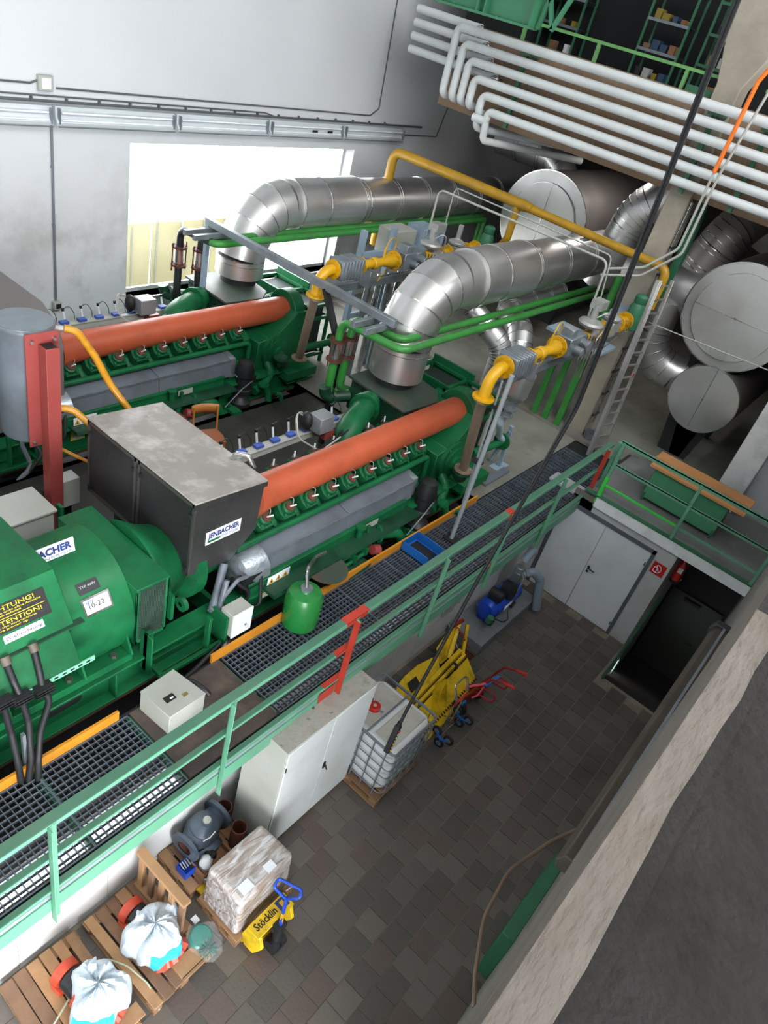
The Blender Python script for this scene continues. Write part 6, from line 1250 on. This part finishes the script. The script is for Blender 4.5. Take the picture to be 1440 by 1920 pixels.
# ================================================================ MEZZANINE
T = thing('mezzanine_railing', 'low light green railing standing on the brown beam', 'railing', (14.27, 6, 8.52))
MB().box(14.24, 14.3, 4.45, 8.35, 8.8, 8.85).build('top_rail', pm('light_green_rail', '#6aa35f', .5), T)
for y in (6.75, 5.05, 8.3): MB().box(14.24, 14.3, y - .03, y + .03, 8.52, 8.8).build('post', MATS['light_green_rail'], T); 
MB().box(14.2, 14.36, 4.45, 4.95, 8.52, 8.62).build('green_kick_plate', FGREEN, T)
T = thing('mezzanine_railing', 'low light green railing between concrete column and orange cable', 'railing', (14.27, 2, 8.52)); MB().box(14.24, 14.3, -.6, 3.7, 8.8, 8.85).build('top_rail', MATS['light_green_rail'], T); MB().box(14.24, 14.3, 3.0, 3.06, 8.52, 8.8).build('post', MATS['light_green_rail'], T)
def rack(y0, x, label):
    T = thing('storage_rack', label, 'rack', (x, y0, 7.55), group='green storage racks on the mezzanine')
    for yy in (y0, y0 + .85):
        for xx in (x, x + .5): MB().box(xx - .02, xx + .02, yy - .02, yy + .02, 7.55, 11).build('upright', FGREEN, T)
    for z in (7.95, 8.45, 8.95, 9.45, 9.95): s = MB().box(x - .02, x + .5, y0, y0 + .85, z - .03, z).build('shelf_board', DARK, T); MB().box(x - .04, x - .02, y0, y0 + .85, z - .05, z).build('shelf_lip', GALV if y0 > 5.6 else FGREEN, s)
    return T
rack(6.15, 16.5, 'green storage rack with three pale shelf edges behind the mezzanine railing'); rack(4.9, 16.55, 'green storage rack close to the column in the dark store'); rack(8.6, 16.9, 'green storage rack above the white pipe elbows in the dark store')
cols = [CARD, CREAM, pm('muted_blue_box', '#2c4660', .6), pm('muted_yellow_box', '#8f7a30', .6), CARD, WHITE2, DARK, pm('tan_box', '#7d6044', .7), MATS['muted_blue_box']]
r = random.Random(5); q = 0
nmz = {8.45: 'lowest', 8.95: 'middle', 9.45: 'upper', 9.95: 'top', 7.95: 'bottom'}
desc = {0: 'brown cardboard', 1: 'light grey', 2: 'blue', 3: 'yellow', 4: 'brown cardboard', 5: 'white', 6: 'dark grey', 7: 'tan', 8: 'royal blue'}
for rk, (y0, x, n) in enumerate(((6.15, 16.5, 4), (4.9, 16.55, 3), (8.6, 16.9, 2))):
    for z in (8.45, 8.95, 9.45):
        for i in range(n):
            w = r.uniform(.09, .16); h = r.uniform(.08, .2); y = y0 + .1 + (.7 / n) * i; k = r.randrange(9)
            o = MB().box(-.1, .12, 0, w, 0, h).build('storage_box', cols[k], None, bevel=.004); o.location = (x + .12, y, z)
            tag(o, '%s box, %s on the %s shelf of the %s rack' % (desc[k], ('first', 'second', 'third', 'fourth')[i], nmz[z], ('pale edged', 'column side', 'pipe elbow side')[rk]), 'box', 'boxes on the mezzanine racks')
T = thing('crane_girder', 'green crane girder crossing the top edge of the picture', 'crane', (12.3, 8, 8.7))
MB().box(12.2, 12.5, 7.05, 9.3, 8.72, 8.76).box(12.2, 12.5, 7.05, 9.3, 9.3, 9.34).box(12.32, 12.36, 7.05, 9.3, 8.76, 9.3).build('beam', pm('crane_green', '#3d7d5c', .45, 0, .08, 2), T, bevel=.004)
for y in (7.06, 7.95, 8.1, 9.25): MB().box(12.2, 12.5, y - .015, y + .015, 8.76, 9.3).build('stiffener', MATS['crane_green'], T)
for a, b in (((12.4, 7.0, 8.75), (12.4, 6.8, 9.9)), ((12.4, 7.1, 9.4), (12.4, 6.5, 10.2)), ((12.4, 6.75, 8.78), (12.4, 6.35, 9.8)), ((12.4, 6.75, 8.8), (12.4, 7.1, 9.6))): MB().beam(a, b, .06, .06).build('brace', MATS['crane_green'], T)
MB().beam((12.3, 7.05, 9.3), (12.3, 7.05, 15.9), .1, .1, (1, 0, 0)).beam((12.3, 9.2, 9.3), (12.3, 9.2, 15.9), .1, .1, (1, 0, 0)).build('hanger', MATS['crane_green'], T)
# ================================================================ CRANE PENDANT, PARAPET FITTINGS
T = thing('crane_pendant', 'black crane pendant control hanging on a long black cable over the tank', 'pendant', (5.55, 2.15, 1.6))
MB().tube([(6.3, 2.15, 15.9), (6.49, 2.15, 9.3), (6.92, 2.15, 5.8), (6.15, 2.15, 3.8)], .02, 10, .5).build('hoist_cable', BLACK, T)
MB().tube([(6.3, 2.2, 15.9), (6.47, 2.17, 9.3), (6.9, 2.17, 5.85), (6.15, 2.15, 3.8)], .012, 6, .5).build('strain_cord', DARK, T)
MB().tube([(6.15, 2.15, 3.82), (5.64, 2.17, 1.86), (5.58, 2.16, 1.68)], .022, 8, .1).build('lower_cable', BLACK, T)
A_ = Vector((5.575, 2.165, 1.66)); B_ = Vector((5.46, 2.14, 1.25))
PB = MB().beam(A_, B_, .075, .075, (0, 1, 0)).build('control_body', BLACK, T, bevel=.012, seg=2); dd = (B_ - A_).normalized(); side = Vector((0, -1, 0)); nn_ = (side - dd * side.dot(dd)).normalized()
for k in range(7): p = A_ + dd * (.07 + .05 * k) + nn_ * .038; MB().cyl(p, p + nn_ * .012, .016, 10).build('button', RED if k == 0 else CREAM if k % 2 else YELLOW, PB)
MB().cyl(A_ - dd * .05, A_, .03, 12).build('cable_boot', BLACK, T)
T = thing('wall_luminaire', 'long dark metal lamp channel fixed below the parapet', 'light fixture', (4.5, -.15, 5.0))
MB().prism([(-.26, 4.92), (-.08, 4.92), (-.06, 4.98), (-.09, 5.06), (-.26, 5.06)], 'x', 2.98, 6.0).build('housing', pm('brown_metal', '#4c443d', .45, .4), T, bevel=.01, seg=2); MB().box(2.98, 6.0, -.16, -.14, 5.06, 5.075).build('ridge', GALV, T); MB().prism([(-.26, 4.9), (-.06, 4.9), (-.04, 4.98), (-.07, 5.08), (-.26, 5.08)], 'x', 5.96, 6.05).build('end_cap', DARK, T, bevel=.01)
T = thing('hanging_hose', 'brown rubber hose looping out from under the parapet', 'hose', (4.2, 0, 3.0)); MB().tube([(4.9, -.12, 3.1), (4.6, .02, 3.05), (4.1, .16, 3.0), (3.6, .1, 3.0), (3.2, -.08, 3.0), (3.0, -.2, 3.0)], .017, 8, .5, k=8).build('hose', pm('brown_rubber', '#6b5646', .5), T)
T = thing('green_steel_locker', 'green steel locker against the pit wall under the parapet', 'locker', (5.6, -.18, 0)); MB().box(4.9, 6.2, -.249, -.1, 0, .95).build('body', FGREEN, T, bevel=.006); MB().box(5.0, 5.52, -.1, -.09, .08, .88).build('door', FGREEN, T); MB().box(5.56, 6.1, -.1, -.09, .08, .88).build('door', FGREEN, T)
